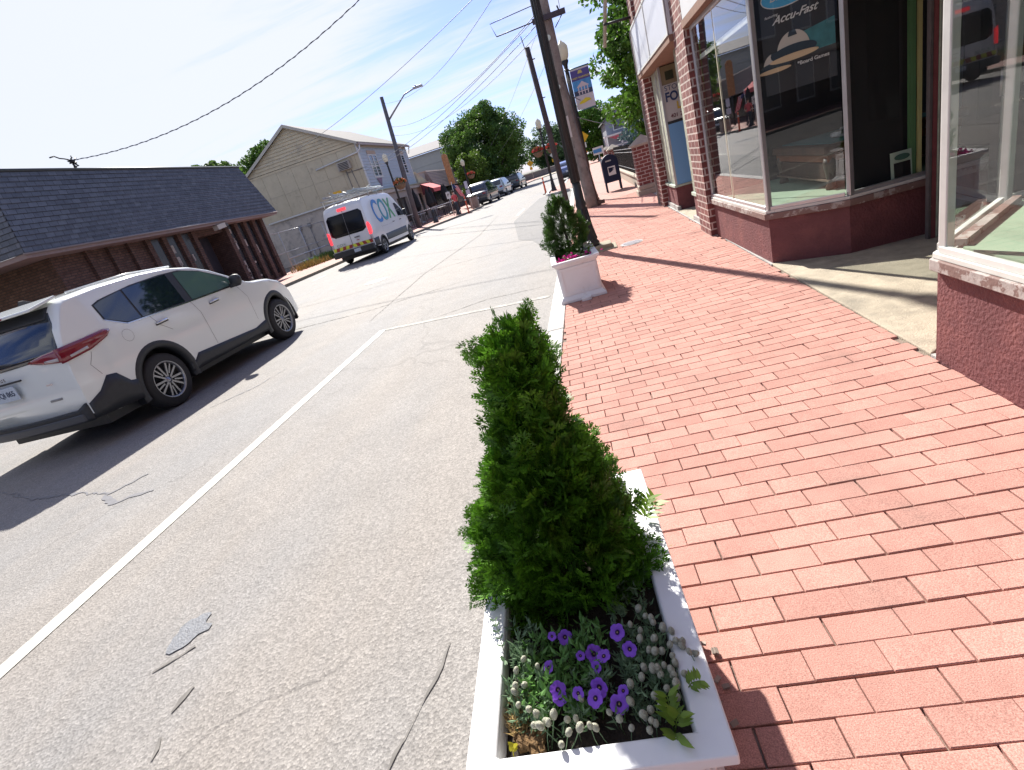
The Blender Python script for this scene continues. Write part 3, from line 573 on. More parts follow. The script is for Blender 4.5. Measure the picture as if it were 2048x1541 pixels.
def fseg(xa,ya,xb,yb):
    MB().prism([(xa-.1,ya),(xb-.1,yb),(xb+.2,yb),(xa+.2,ya)],0.10,0.42).build('low_wall',CAPS,fn)
    MB().prism([(xa-.14,ya),(xb-.14,yb),(xb+.24,yb),(xa+.24,ya)],0.421,0.48).build('coping',CAPS,fn,bevel=0.01)
    r=MB(); n=int((yb-ya)/0.13)
    for k in range(n+1):
        t_=k/n; r.rb(xa+(xb-xa)*t_,ya+(yb-ya)*t_,0.93,0.016,0.016,0.9)
    r.build('balusters',BLKM,fn)
    r=MB()
    for z in (0.60,1.13,1.24): r.tube([(xa,ya,z),(xb,yb,z)],0.017,4,smooth=False)
    r.build('railing',BLKM,fn)
fseg(1.63,15.06,1.70,27.94); fseg(1.71,28.46,2.09,41.74); fseg(2.11,42.3,2.49,51.7)
# ---- mailbox ----
mbx=thing('mailbox',(0.93,18.7,0.12),'dark blue street mailbox with arched top and eagle emblem on the brick sidewalk','mailbox')
NB=mat('postal_blue',(0.007,0.014,0.042),0.55,var=0.1,vscale=5,spec=.25)
def mbprof(x,y0,y1,w,z0,z1,name,m,par,bev=0.01):
    pts=[(x-w,z0),(x+w,z0)]+[(x+w*math.cos(a*math.pi/14),z1-w+w*math.sin(a*math.pi/14)) for a in range(15)]
    n=len(pts); V=[(a,y0,b) for a,b in pts]+[(a,y1,b) for a,b in pts]
    return MB().add(V,[tuple(range(n)),tuple(range(2*n-1,n-1,-1))]+[(i,(i+1)%n,n+(i+1)%n,n+i) for i in range(n)]).build(name,m,par,bevel=bev)
mbprof(0.93,18.45,19.0,0.265,0.42,1.27,'body',NB,mbx)
for x in (0.70,1.16):
    for y in (18.49,18.96): MB().rb(x,y,0.27,0.05,0.05,0.30).build('leg',NB,mbx)
MB().b(0.80,0.98,18.437,18.449,1.06,1.10).build('handle',mat('label_grey',(0.4,0.4,0.4),0.5),mbx)
em=MB().b(0.83,1.07,18.440,18.449,0.63,0.90).build('emblem',mat('emblem_white',(0.62,0.62,0.62),0.5),mbx)
MB().slab([(0.85,18.4385,0.72),(0.85,18.4385,0.87),(1.0,18.4385,0.86),(1.05,18.4385,0.83),(0.97,18.4385,0.80),(1.02,18.4385,0.79),(0.90,18.4385,0.72)],(0,-0.002,0)).build('eagle',NB,em)
# ================= LEFT SIDE =================
BRB=brick_mat('dark_brown_brick',(0.085,0.045,0.038),(0.13,0.075,0.06),(0.05,0.04,0.038),bw=0.23,bh=0.085,mw=0.012,bump=1.0,var=0.35)
SHG=brick_mat('blue_grey_shingle',(0.085,0.098,0.122),(0.122,0.138,0.168),(0.045,0.05,0.062),bw=0.30,bh=0.158,mw=0.008,bump=0.4,var=0.2,rough=0.9)
SOF=mat('soffit_pinkish',(0.24,0.19,0.19),0.8,var=0.1)
bh=thing('mansard_building',(-16.7,20,0.12),'low dark brick building with steep blue grey shingle roof and vertical brick fins','building')
wl=MB(); wl.b(-32,-16.72,14.8,21.5,0.0,3.5).b(-32,-16.72,23.42,26.7,0,3.5).b(-32,-17.6,21.5,23.42,0,3.5).b(-17.6,-16.72,21.5,23.42,2.95,3.5)
wl.build('wall',BRB,bh)
MB().b(-17.59,-17.54,21.6,23.3,0.12,2.9).build('door',mat('dark_navy_door',(0.030,0.028,0.042),0.6,var=0.2,vscale=2),bh)
DW=mat('dark_window',(0.02,0.02,0.025),0.2)
def fin(y,w=0.26,d=0.16): MB().b(-16.719,-16.72+d,y,y+w,0.12,3.34).build('brick_fin',BRB,bh)
for y in (23.43,24.2,24.95,25.7,26.42): fin(y)
for y in (21.22,20.35,19.5,18.65,17.8,16.9,16.0): fin(y,0.24,0.13)
for y in (23.72,24.48,25.23,25.98): MB().b(-16.717,-16.700,y,y+0.44,0.35,3.25).build('window',DW,bh)
for y in (20.62,19.77,18.92): MB().b(-16.717,-16.700,y,y+0.5,0.6,3.2).build('window',DW,bh)
rr=MB(); r2=random.Random(9)
for k in range(22): 
    y=random.choice([23.7,24.45,25.22,19.75,20.6]); z=0.5+r2.random()*2.6; rr.b(-16.698,-16.60,y+r2.random()*.1,y+0.1+r2.random()*0.12,z,z+0.06+r2.random()*0.3)
rr.build('stone_accent',mat('pale_stone',(0.34,0.32,0.30),0.85,var=0.2,vscale=12),bh)
# mansard roof with lapping shingle courses
def mans(pe,pr,name,rows=15):
    # pe: eave corners 3d list, pr: ridge corners; each face stepped
    V=[];Fs=[]
    for k in range(rows):
        a=k/rows;b_=(k+1)/rows
        for i in range(len(pe)-1):
            e0,e1,r0,r1=[Vector(q) for q in (pe[i],pe[i+1],pr[i],pr[i+1])]
            n=(e1-e0).cross(r0-e0).normalized(); n=n if n.z>0 else -n
            lo0=e0.lerp(r0,a)+n*0.022; lo1=e1.lerp(r1,a)+n*0.022; hi0=e0.lerp(r0,b_); hi1=e1.lerp(r1,b_); bo0=e0.lerp(r0,a); bo1=e1.lerp(r1,a)
            o=len(V); V+=[lo0,lo1,hi1,hi0,bo0,bo1]; Fs+=[(o,o+1,o+2,o+3),(o+4,o+5,o+1,o)]
    return MB().add(V,Fs)
E_=[(-32,13.45,3.42),(-15.85,13.45,3.42),(-15.85,27.1,3.30),(-32,27.1,3.30)]
R_=[(-32,14.15,5.85),(-16.45,14.15,5.85),(-16.45,26.4,5.72),(-32,26.4,5.72)]
rf=mans(E_,R_,'roof'); rf.add(R_,[(0,1,2,3)]); rf.build('roof',SHG,bh)
MB().slab([(-32,13.47,3.28),(-15.87,13.47,3.28),(-15.87,27.08,3.18),(-32,27.08,3.18)],(0,0,0.138)).build('soffit',SOF,bh)
DG=mat('dark_gutter',(0.05,0.06,0.065),0.5,0.3)
MB().tube([(-15.83,13.4,3.40),(-15.83,27.1,3.28)],0.035,6).build('eave_trim',mat('soffit_trim',(0.20,0.17,0.17),0.6),bh)
MB().tube([(-16.44,14.1,5.87),(-16.44,26.45,5.74)],0.05,6).build('ridge_trim',DG,bh)
lf=MB().rb(-15.95,22.3,3.12,0.25,0.6,0.2,rx=0.1).build('wall_light',mat('lamp_housing',(0.42,0.40,0.36),0.5),bh)
MB().b(-15.93,-15.80,22.6,22.72,3.08,3.18).build('light_lens',mat('lens_dark',(0.06,0.06,0.06),0.3),lf)
sm=thing('service_mast',(-16.6,17.4,5.8),'tangled black cable entry mast on top of the shingle roof','cable mast')
mb=MB().tube([(-16.6,17.4,5.78),(-16.55,17.38,6.2)],0.03)
r2=random.Random(2)
for k in range(9):
    p=Vector((-16.55,17.35,6.15)); q=[p]
    for j in range(5): q.append(q[-1]+Vector((r2.uniform(-.05,.05),r2.uniform(-.16,.12),r2.uniform(-.09,.07))))
    mb.tube(q,0.022,5)
mb.build('mast',BLKM,sm)
# ---- gabled building ----
TAN=mat('tan_lap_siding',(0.52,0.45,0.31),0.75,var=0.08,vscale=2,stain=(0.29,0.26,0.20),stscale=1.2,strange=(0.5,0.8))
PLY=mat('beige_plywood',(0.50,0.445,0.32),0.85,var=0.10,vscale=1.2,stain=(0.24,0.21,0.165),stscale=2.2,strange=(0.56,0.78))
GSD=mat('blue_grey_siding',(0.42,0.48,0.53),0.7,var=0.05,vscale=2)
LOW=mat('whitewash_block',(0.48,0.44,0.385),0.9,var=0.14,vscale=1.5,stain=(0.22,0.21,0.20),stscale=1.6,strange=(0.5,0.72),bump=0.5,bscale=8)
TRM=mat('white_trim',(0.60,0.61,0.60),0.5,var=0.05)
gb=thing('gabled_building',(-19,38,0.12),'two storey tan and grey clapboard building with a gable end and white downspouts','building')
def laps(mb,p,q,z0,z1,step,nrm,off=0.018,clip=None):
    z=z0; n=Vector((nrm[0],nrm[1],0))*off
    while z<z1-0.01:
        zt=min(z+step,z1); a,b_=(p,q) if clip is None else clip(z); c,d=(p,q) if clip is None else clip(zt)
        A=Vector((*a,z))+n;B=Vector((*b_,z))+n;Cc=Vector((*d,zt));D=Vector((*c,zt)); A0=Vector((*a,z));B0=Vector((*b_,z))
        mb.add([A,B,Cc,D,A0,B0],[(0,1,2,3),(4,5,1,0)]); z=zt
GX=-14.6; GY=38.0; EZ=6.6; AX=-19.07; AZ=8.95; LX=-23.5
core=MB(); core.b(LX,GX,GY+0.03,49.2,0.0,EZ-0.02); core.b(-30,LX-.01,GY+0.06,49.2,0.0,5.3); core.build('wall',LOW,gb)
def clipg(z): 
    f=(z-EZ)/(AZ-EZ); return ((LX+(AX-LX)*f,GY),(GX+(AX-GX)*f,GY))
mb=MB(); laps(mb,None,None,EZ,AZ,0.21,(0,-1),off=.05,clip=clipg); mb.build('gable_siding',TAN,gb)
MB().add([(LX,GY+.02,EZ),(GX,GY+.02,EZ),(AX,GY+.02,AZ-.02),(LX,49.2,EZ),(GX,49.2,EZ),(AX,49.2,AZ-.02)],[(0,1,2),(3,5,4)]).build('gable_back',TAN,gb)
ply=MB(); x=LX
while x<GX-0.2:
    ply.b(x+0.008,min(x+1.22,GX)-0.008,GY-0.012,GY+0.028,3.35,4.9); ply.b(x+0.008,min(x+1.22,GX)-0.008,GY-0.012,GY+0.028,4.915,EZ-0.2); x+=1.22
ply.build('plywood_cladding',PLY,gb)
MB().b(LX,GX+.02,GY-0.03,GY-0.013,EZ-0.19,EZ-0.03).build('frieze_board',TAN,gb)
gs=MB(); laps(gs,(GX,GY),(GX,49.2),3.28,EZ-0.28,0.21,(1,0),off=0.04); gs.build('front_siding',GSD,gb)
MB().b(GX-.02,GX+.03,GY,49.2,EZ-0.27,EZ-0.02).build('front_frieze',mat('pale_frieze',(0.45,0.43,0.38),0.7),gb)
MB().b(GX-0.03,GX+0.045,GY-0.045,GY+0.09,3.3,EZ-.03).b(GX-.03,GX+.045,49.1,49.24,3.3,EZ-.03).build('corner_board',TRM,gb)
# roof slabs
RS=mat('grey_roof',(0.16,0.15,0.145),0.9,var=0.15)
def slab2(x0,z0,x1,z1,name):
    MB().add([(x0,GY-.25,z0),(x1,GY-.25,z1),(x1,49.6,z1),(x0,49.6,z0),(x0,GY-.25,z0+.1),(x1,GY-.25,z1+.1),(x1,49.6,z1+.1),(x0,49.6,z0+.1)],[(0,3,2,1),(4,5,6,7),(0,1,5,4),(1,2,6,5),(2,3,7,6),(3,0,4,7)]).build(name,RS,gb)
slab2(LX-.25,EZ-.08,AX,AZ+.03,'roof'); slab2(GX+.25,EZ-.08,AX+.005,AZ+.031,'roof')
MB().slab([(LX-.25,GY-.27,EZ-.17),(AX,GY-.27,AZ-.06),(AX,GY-.27,AZ+.15),(LX-.25,GY-.27,EZ+.03)],(0,.018,0)).slab([(GX+.25,GY-.27,EZ-.17),(AX,GY-.27,AZ-.06),(AX,GY-.27,AZ+.15),(GX+.25,GY-.27,EZ+.03)],(0,.018,0)).build('rake_board',mat('rake_trim',(0.45,0.43,0.37),0.6),gb)
MB().b(GX+.26,GX+.36,GY-.2,49.6,EZ-.2,EZ-.07).build('gutter',mat('gutter_brownish',(0.33,0.27,0.24),0.5),gb)
ds=MB(); ds.tube([(GX+.3,GY-.1,EZ-.2),(GX+.28,GY-.12,EZ-.45),(GX+.0,GY-.12,EZ-.62),(-18.0,GY-.1,5.75)],0.055,8); ds.build('downspout',TRM,gb)
MB().tube([(-23.2,GY-.1,3.30),(-19,GY-.1,3.32),(GX,GY-.1,3.36)],0.06,8).build('lower_gutter',TRM,gb)
MB().tube([(GX+.3,49.5,EZ-.2),(GX+.1,49.5,EZ-.7)],0.05).build('downspout',TRM,gb)
ac=MB().b(-16.3,-15.35,GY-.35,GY-.02,5.15,5.7).build('air_conditioner',mat('ac_case',(0.36,0.33,0.29),0.6,var=0.15),gb,bevel=0.02)
g=MB(); 
for k in range(5): g.b(-16.2,-15.45,GY-.362,GY-.352,5.2+k*.095,5.25+k*.095)
g.build('grille',DARKI,ac)
pp_=MB().tube([(-15.9,GY-.06,5.1),(-15.85,GY-.06,3.0)],0.03).tube([(-15.5,GY-.06,5.1),(-15.3,GY-.06,3.0)],0.025).tube([(-15.9,GY-.06,4.95),(-14.7,GY-.06,4.95)],0.02); pp_.build('conduit',mat('conduit_grey',(0.22,0.21,0.2),0.6),gb)
MB().b(-17.6,-16.7,GY-.05,GY+.02,0.12,2.4).build('side_door',mat('side_door_m',(0.28,0.27,0.26),0.6,var=0.1),gb)
MB().b(-17.7,-16.6,GY-.06,GY+.01,2.41,2.5).build('door_lintel',mat('lintel_dark',(0.15,0.12,0.10),0.8),gb)
for x in(-21.1,-20.3):
    MB().b(x,x+.25,GY-.12,GY-.0,2.3,2.6).tube([(x+.12,GY-.05,2.3),(x+.14,GY-.05,0.3)],0.03).build('meter_box',mat('meter_grey',(0.2,0.2,0.2),0.5),gb)
WG=mat('house_glass',(0.05,0.06,0.08),0.08,spec=0.8)
for y0 in (39.6,46.4):
    y1=y0+1.5; wf=MB(); 
    wf.b(GX+.02,GX+.07,y0-.12,y1+.12,4.2,4.3).b(GX+.02,GX+.07,y0-.1,y0,4.3,5.75).b(GX+.02,GX+.07,y1,y1+.1,4.3,5.75).b(GX+.02,GX+.07,y0-.12,y1+.12,5.75,5.83).b(GX+.03,GX+.065,(y0+y1)/2-.06,(y0+y1)/2+.06,4.3,5.75).b(GX+.035,GX+.06,y0,y1,4.98,5.04)
    w_=wf.build('window',TRM,gb); MB().b(GX+.022,GX+.034,y0,y1,4.3,5.75).build('pane',WG,w_)
    MB().b(GX+.02,GX+.075,y0-.1,y1+.1,5.84,6.10).build('window_head',mat('head_tan',(0.40,0.31,0.24),0.7),w_)
for y0 in (40.2,):
    MB().slab([(GX+.05,y0-.5,4.15),(GX+.05,y0+.6,4.15),(GX+.05,y0+.05,3.55)],(.02,0,0)).build('bunting',mat('bunting_m',(0.22,0.16,0.22),0.8,var=0.5,vscale=9),gb)
# street level shopfront with cornice
MB().b(GX,GX+.5,GY-.02,51.5,2.95,3.22).build('cornice',mat('cornice_cream',(0.46,0.43,0.38),0.6,var=0.08),gb,bevel=0.02)
MB().b(GX,GX+.62,GY-.05,51.6,3.225,3.29).build('cornice_cap',mat('cornice_cap_green',(0.36,0.40,0.30),0.6),gb)
MB().b(GX,GX+.25,GY,51.5,2.45,2.94).build('shop_fascia',mat('fascia_beige',(0.38,0.34,0.30),0.6,var=0.1),gb)
MB().b(GX,GX+.06,GY+.2,51.4,0.5,2.44).build('shop_window',DW,gb)
for y in (GY+.02,41.3,44.4,47.4,50.3): MB().b(GX+.061,GX+.3,y,y+.32,0.12,2.44).build('pilaster',mat('pilaster_beige',(0.40,0.36,0.32),0.6,var=0.1),gb)
# small sided annexe and brick restaurant
an=thing('brick_restaurant',(-14.4,60,0.12),'low brick restaurant with brown shingle canopy roof beyond the red awning','building')
mb=MB(); mb.b(-24,-14.45,49.25,52.4,0,4.1); mb.build('annexe_wall',mat('annexe_siding',(0.36,0.34,0.31),0.8,var=0.1),an)
MB().add([(-14.4,49.3,4.3),(-14.4,52.5,3.3),(-14.4,49.3,3.3),(-15.2,49.3,4.3),(-15.2,52.5,3.3),(-15.2,49.3,3.3)],[(0,1,2),(3,5,4),(0,3,4,1),(1,4,5,2),(2,5,3,0)]).build('annexe_gable',TAN,an)
RBK=brick_mat('restaurant_brick',(0.20,0.11,0.10),(0.30,0.19,0.16),(0.36,0.30,0.28),bw=0.3,bh=0.12,mw=0.015,bump=0.6,var=0.3)
MB().b(-24,-14.42,52.45,70,0,4.2).build('wall',RBK,an)
MB().b(-14.42,-14.3,53,69.6,0.5,2.45).build('shop_window',DW,an)
BSH=mat('brown_shingle',(0.25,0.19,0.175),0.9,var=0.12,vscale=3)
mn=mans([(-24,51.6,2.5),(-13.5,51.6,2.5),(-13.5,69.5,2.45),(-24,69.5,2.45)],[(-24,52.4,4.3),(-14.35,52.4,4.3),(-14.35,68.8,4.25),(-24,68.8,4.25)],'x',12); mn.add([(-24,52.4,4.3),(-14.35,52.4,4.3),(-14.35,68.8,4.25),(-24,68.8,4.25)],[(0,1,2,3)]); mn.build('canopy_roof',BSH,an)
lt=MB(); 
for k in range(34): lt.rb(-13.86,52.2+k*0.5,3.25,0.05,0.07,0.05)
lt.build('light_string',mat('bulb_white',(0.6,0.58,0.55),0.4),an)
gr=thing('grey_hall',(-17,62.5,0.1),'tall plain grey sided hall rising behind the restaurant','building')
MB().b(-28,-11.9,75.0,84,0.1,6.0).b(-28,-11.9,75.02,84,6.02,7.55).build('wall',mat('hall_siding',(0.36,0.37,0.37),0.8,var=0.06,vscale=1),gr)
MB().slab([(-28,74.6,7.56),(-11.5,74.6,7.56),(-11.5,79.5,8.95),(-28,79.5,8.95)],(0,0,0.12)).build('roof',mat('hall_roof',(0.22,0.21,0.21),0.9,var=0.1),gr)
MB().b(-24,-14.2,70.2,70.6,4.4,4.75).build('parapet',TRM,gr)
aw=thing('red_awning',(-13.5,49.8,2.9),'faded red fabric awning over the patio entrance','awning')
AWM=mat('awning_red',(0.62,0.13,0.13),0.8,var=0.06,vscale=3)
MB().slab([(-13.95,48.0,3.12),(-12.9,48.0,2.5),(-12.9,51.4,2.5),(-13.95,51.4,3.12)],(0,0,0.02)).slab([(-12.9,48.0,2.5),(-12.9,51.4,2.5),(-12.9,51.4,2.2),(-12.9,48,2.2)],(0.015,0,0)).build('canopy',AWM,aw)
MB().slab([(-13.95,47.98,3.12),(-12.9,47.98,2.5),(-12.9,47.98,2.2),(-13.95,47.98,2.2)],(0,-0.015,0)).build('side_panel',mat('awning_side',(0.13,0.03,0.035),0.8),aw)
bs=thing('blade_sign',(-11.6,50,3.0),'tall narrow orange brown sign standing above the restaurant roof','sign')
MB().slab([(-11.85,50,2.4),(-11.3,50,2.4),(-11.3,50,4.8),(-11.4,50,4.98),(-11.58,50,5.04),(-11.75,50,4.98),(-11.85,50,4.8)],(0,.12,0)).build('sign_board',mat('rust_orange',(0.42,0.20,0.08),0.6,var=0.5,vscale=8,stain=(0.5,0.36,0.2),stscale=11,strange=(0.54,0.6)),bs)
MB().tube([(-11.58,50.06,0.12),(-11.58,50.06,2.4)],0.07).build('post',BLKM,bs)
# ---- chain link fence and rail ----
GAL=mat('galvanised',(0.40,0.41,0.42),0.4,0.6,var=0.08)
cf=thing('chain_link_fence',(-17,30,0.12),'galvanised chain link fence with rails beside the tan building','fence')
mb=MB()
for y in (28.6,31,34,36.5,37.9): mb.tube([(-17.2,y,0.1),(-17.2,y,2.35)],0.03)
mb.build('posts',GAL,cf)
mb=MB(); 
for z in (2.33,1.2): mb.tube([(-17.2,27.5,z),(-17.2,37.9,z)],0.022)
mb.build('rails',GAL,cf)
mb=MB(); y=27.6
while y<37.9:
    for s_ in (1,-1):
        y2=y+s_*2.2
        a,b_=Vector((-17.2,y,0.12)),Vector((-17.2,y2,2.32))
        if y2>37.9: k=(37.9-y)/(y2-y); b_=a.lerp(b_,k)
        if y2<27.6: k=(27.6-y)/(y2-y); b_=a.lerp(b_,k)
        mb.add([a,b_,b_+Vector((0,0.005,0)),a+Vector((0,0.005,0))],[(0,1,2,3)])
    y+=0.12
mb.build('mesh',GAL,cf)
gr_=thing('guard_rail',(-16.6,32,0.12),'low galvanised pipe barrier in front of the chain link fence','barrier')
mb=MB().tube([(-16.6,27.6,0.85),(-16.6,36.5,0.85)],0.04).tube([(-16.6,27.6,0.45),(-16.6,36.5,0.45)],0.04); 
mb.build('rail',GAL,gr_)
mb=MB()
for y in (28,30.5,33,35.5): mb.tube([(-16.6,y,0.1),(-16.6,y,0.84)],0.035)
mb.build('post',GAL,gr_)
o=MB().b(-17.2,-15.3,35.9,37.8,0.1,0.75).build('concrete_block',CONC); tag(o,'low pale concrete block at the end of the pipe barrier','block')
# weeds
def tuft(n,cx,cy,z,rx,ry,h,w,m,name,label,cat):
    V=[];Fq=[]
    for k in range(n):
        x,y=cx+rng.normal()*rx,cy+rng.normal()*ry; a=rng.uniform(0,6.28); hh=h*rng.uniform(0.4,1.1); lx,ly=rng.normal()*hh*.35,rng.normal()*hh*.35; dx,dy=math.cos(a)*w,math.sin(a)*w
        o=len(V); V+=[(x-dx,y-dy,z),(x+dx,y+dy,z),(x+dx*.6+lx*.5,y+dy*.6+ly*.5,z+hh*.6),(x+lx,y+ly,z+hh)]; Fq.append((o,o+1,o+2,o+3))
    o=npmesh(name,V,Fq,m); return tag(o,label,cat)
tuft(900,-15.6,27.9,0.11,0.35,0.6,0.38,0.02,mat('dry_grass',(0.36,0.26,0.08),0.9,island=0.3),'dry_weeds','dry yellow weeds at the corner of the dark brick building','weeds')
tuft(900,-15.6,29.9,0.11,0.35,0.8,0.5,0.03,mat('green_weed',(0.10,0.16,0.04),0.9,island=0.4,subs=0.3),'green_weeds','green weeds beside the pipe barrier','weeds')
# ================= VEHICLES =================
PW=mat('white_car_paint',(0.74,0.775,0.755),0.22,var=0.0,coat=1.0)
BP=mat('black_plastic',(0.022,0.025,0.03),0.5,var=0.15,vscale=20)
TYR=mat('tyre_rubber',(0.018,0.018,0.02),0.75,var=0.2,vscale=30)
RIMS=mat('rim_silver',(0.30,0.31,0.33),0.3,0.8); 
CHR=mat('chrome',(0.65,0.66,0.68),0.12,1.0)
CGL=mat('car_glass_dark',(0.010,0.018,0.03),0.03,spec=0.9,coat=0.6)
CGL2=mat('car_glass_clear',(0.09,0.16,0.15),0.03,spec=0.9,coat=0.8)
TLR=mat('tail_lamp_red',(0.20,0.010,0.022),0.15,coat=1.0); TLW=mat('tail_lamp_clear',(0.45,0.40,0.40),0.15,coat=1.0)
PLT=mat('plate_pale',(0.45,0.52,0.60),0.4,var=0.1,vscale=30)
def interp(tab,y): return float(np.interp(y,[a for a,_ in tab],[b for _,b in tab]))
class Car:
    def __init__(s,name,loc,rz,label,cat,Lg,W,top,bot,wheels,wr,belt,tumble,paint,archr,ends=(0.10,0.16),curv=0.05,rr=0.09,group=None,front_clip=None):
        s.root=thing(name,loc,label,cat,rz,group); LOCALS.add(s.root.name); s.L=Lg;s.W=W;s.top=top;s.bot=bot;s.wh=wheels;s.wr=wr;s.belt=belt;s.tum=tumble;s.ar=archr;s.ends=ends;s.curv=curv;s.rr=rr
        s.body(paint)
    def zt(s,y): return interp(s.top,y)
    def hw(s,y,z):
        W=s.W/2; e0,e1=s.ends
        pl=1.0
        if y<0.7: pl-=e0*((0.7-y)/0.7)**2.2
        if y>s.L-1.1: pl-=e1*((y-s.L+1.1)/1.1)**2.0
        if z<s.belt: v=1-0.035*((s.belt*0.72-z)/s.belt)**2*4*0.5 if z<s.belt*0.72 else 1-0.012*((z-s.belt*0.72)/(s.belt*0.28))**2
        else: v=1-0.012-(z-s.belt)*s.tum
        return W*pl*v
    def warp(s,x,y,z):
        c=s.curv*(x/(s.W/2))**2
        if y<1.0: y+=c*(1-y)
        if y>s.L-1.0: y-=c*2*(y-s.L+1.0)
        return (x,y,z)
    def zb(s,y):
        z=interp(s.bot,y)
        for yw in s.wh:
            d=abs(y-yw)
            if d<s.ar: z=max(z,s.wr+math.sqrt(s.ar**2-d*d)*1.0-0.0)
        return z
    def body(s,paint):
        ys=set(np.linspace(0,s.L,60)); ys|=set(a for a,_ in s.top)
        for yw in s.wh: ys|=set(yw+s.ar*math.sin(a) for a in np.linspace(-math.pi/2,math.pi/2,19)); ys|={yw-s.ar-0.002,yw+s.ar+0.002}
        ys|=set(np.linspace(0,0.6,14)); ys=sorted(y for y in ys if 0<=y<=s.L)
        ns,nr=14,12; V=[];F=[]
        for y in ys:
            zt=s.zt(y); zs=zt-min(s.rr,0.35*(zt-0.35)) ; zb=min(s.zb(y),zs-0.02); ring=[]
            zs=max(zs,zb+0.02)
            zbelt=min(s.belt,zs-.01)
            for k in range(ns+1):
                z=zb+(zs-zb)*k/ns; ring.append((s.hw(y,z),z))
            wx=ring[-1][0]
            for k in range(1,nr+1):
                t=k/nr; a=t*math.pi/2; X=wx*math.cos(a)**0.55 if k<nr else 0.0; Z=zs+(zt-zs)*math.sin(a)**0.8; ring.append((X,Z))
            full=ring+[(-x,z) for x,z in ring[-2::-1]]
            V+=[s.warp(x,y,z) for x,z in full]
        n=len(full)
        for i in range(len(ys)-1):
            for k in range(n-1): F.append((i*n+k,i*n+k+1,(i+1)*n+k+1,(i+1)*n+k))
        F.append(tuple(range(n))); F.append(tuple(range((len(ys)-1)*n,len(ys)*n))[::-1])
        s.bodyo=MB().add(V,F,True).build('body',paint,s.root,local=True)
        # underbody & wheel wells
        u=MB(); W=s.W/2-0.16; u.b(-W,W,0.25,s.L-0.25,0.22,0.50)
        for yw in s.wh: u.b(-W*0.75,W*0.75,yw-s.ar,yw+s.ar,0.4,s.wr+s.ar+0.02)
        u.build('underbody',BP,s.root,local=True)
        for yw in s.wh:
            for sd in(-1,1):
                R_=s.ar+0.015; n=16
                V=[(sd*(s.W/2-0.05 if j else s.W/2-0.34),yw+R_*math.cos(a),s.wr+R_*math.sin(a)) for j in (0,1) for a in np.linspace(-0.3,math.pi+0.3,n)]
                F=[(k,k+1,n+k+1,n+k) for k in range(n-1)]; F.append(tuple(range(n))); MB().add(V,F).build('wheel_well',BP,s.root,local=True)
    def side(s,name,lo,hi,m,off=0.004,sides=(1,),parent=None,ny=None,nz=5,th=0.0):
        y0=max(lo[0][0],hi[0][0]); y1=min(lo[-1][0],hi[-1][0]); ny=ny or max(3,int((y1-y0)/0.06)+2)
        ys=sorted(set(list(np.linspace(y0,y1,ny))+[a for a,_ in lo+hi if y0<=a<=y1])); o=None
        for sd in sides:
            V=[];F=[]
            for y in ys:
                a,b_=interp(lo,y),interp(hi,y)
                for k in range(nz+1):
                    z=a+(b_-a)*k/nz; V.append(s.warp(sd*(s.hw(y,z)+off),y,z))
            for i in range(len(ys)-1):
                for k in range(nz): F.append((i*(nz+1)+k,i*(nz+1)+k+1,(i+1)*(nz+1)+k+1,(i+1)*(nz+1)+k))
            # edge skirt towards the body
            n0=len(V); per=[i*(nz+1) for i in range(len(ys))]+[(len(ys)-1)*(nz+1)+k for k in range(1,nz+1)]+[i*(nz+1)+nz for i in range(len(ys)-2,-1,-1)]+[k for k in range(nz-1,0,-1)]
            q=len(per)
            if off>=0.009 and th==0.0:
                V+=[(V[p][0]-sd*(off+0.01),V[p][1],V[p][2]) for p in per]; F+=[(per[i],per[(i+1)%q],n0+(i+1)%q,n0+i) for i in range(q)]
            o=MB().add(V,F,True).build(name,m,parent or s.root,local=True)
        return o
    def ysurf(s,x,z):
        # y of rear surface at lateral x, height z
        lo,hi=0.0,1.3
        def ztop(y):
            zt=s.zt(y); zs=zt-min(s.rr,0.35*(zt-0.35)); w_=s.hw(y,zs); r=min(.985,abs(x)/w_)
            c=r**(1/0.55); return zs+(zt-zs)*(1-c*c)**0.4 if r<1 else -1
        if ztop(0)>=z: return 0.0
        for _ in range(26):
            m_=(lo+hi)/2
            if ztop(m_)>=z: hi=m_
            else: lo=m_
        return hi
    def rear(s,name,pl,pr_,m,off=0.006,nx=10,nz=5,parent=None):
        # lower curve pl (x,z), upper curve pr_ (x,z)
        x0,x1=pl[0][0],pl[-1][0]; xs=sorted(set(list(np.linspace(x0,x1,nx))+[a for a,_ in pl+pr_ if x0<=a<=x1])); V=[];F=[]
        for x in xs:
            a,b_=interp(pl,x),interp(pr_,x)
            for k in range(nz+1):
                z=a+(b_-a)*k/nz; y=s.ysurf(x,z); X,Y,Z=s.warp(x,y,z); V.append((X,Y-off,Z))
        for i in range(len(xs)-1):
            for k in range(nz): F.append((i*(nz+1)+k,i*(nz+1)+k+1,(i+1)*(nz+1)+k+1,(i+1)*(nz+1)+k))
        n0=len(V); ln_=len(xs); per=[i*(nz+1) for i in range(ln_)]+[(ln_-1)*(nz+1)+k for k in range(1,nz+1)]+[i*(nz+1)+nz for i in range(ln_-2,-1,-1)]+[k for k in range(nz-1,0,-1)]
        V+=[(V[p][0],V[p][1]+off+0.012,V[p][2]) for p in per]; q=len(per); F+=[(per[i],per[(i+1)%q],n0+(i+1)%q,n0+i) for i in range(q)]
        return MB().add(V,F,True).build(name,m,parent or s.root,local=True)
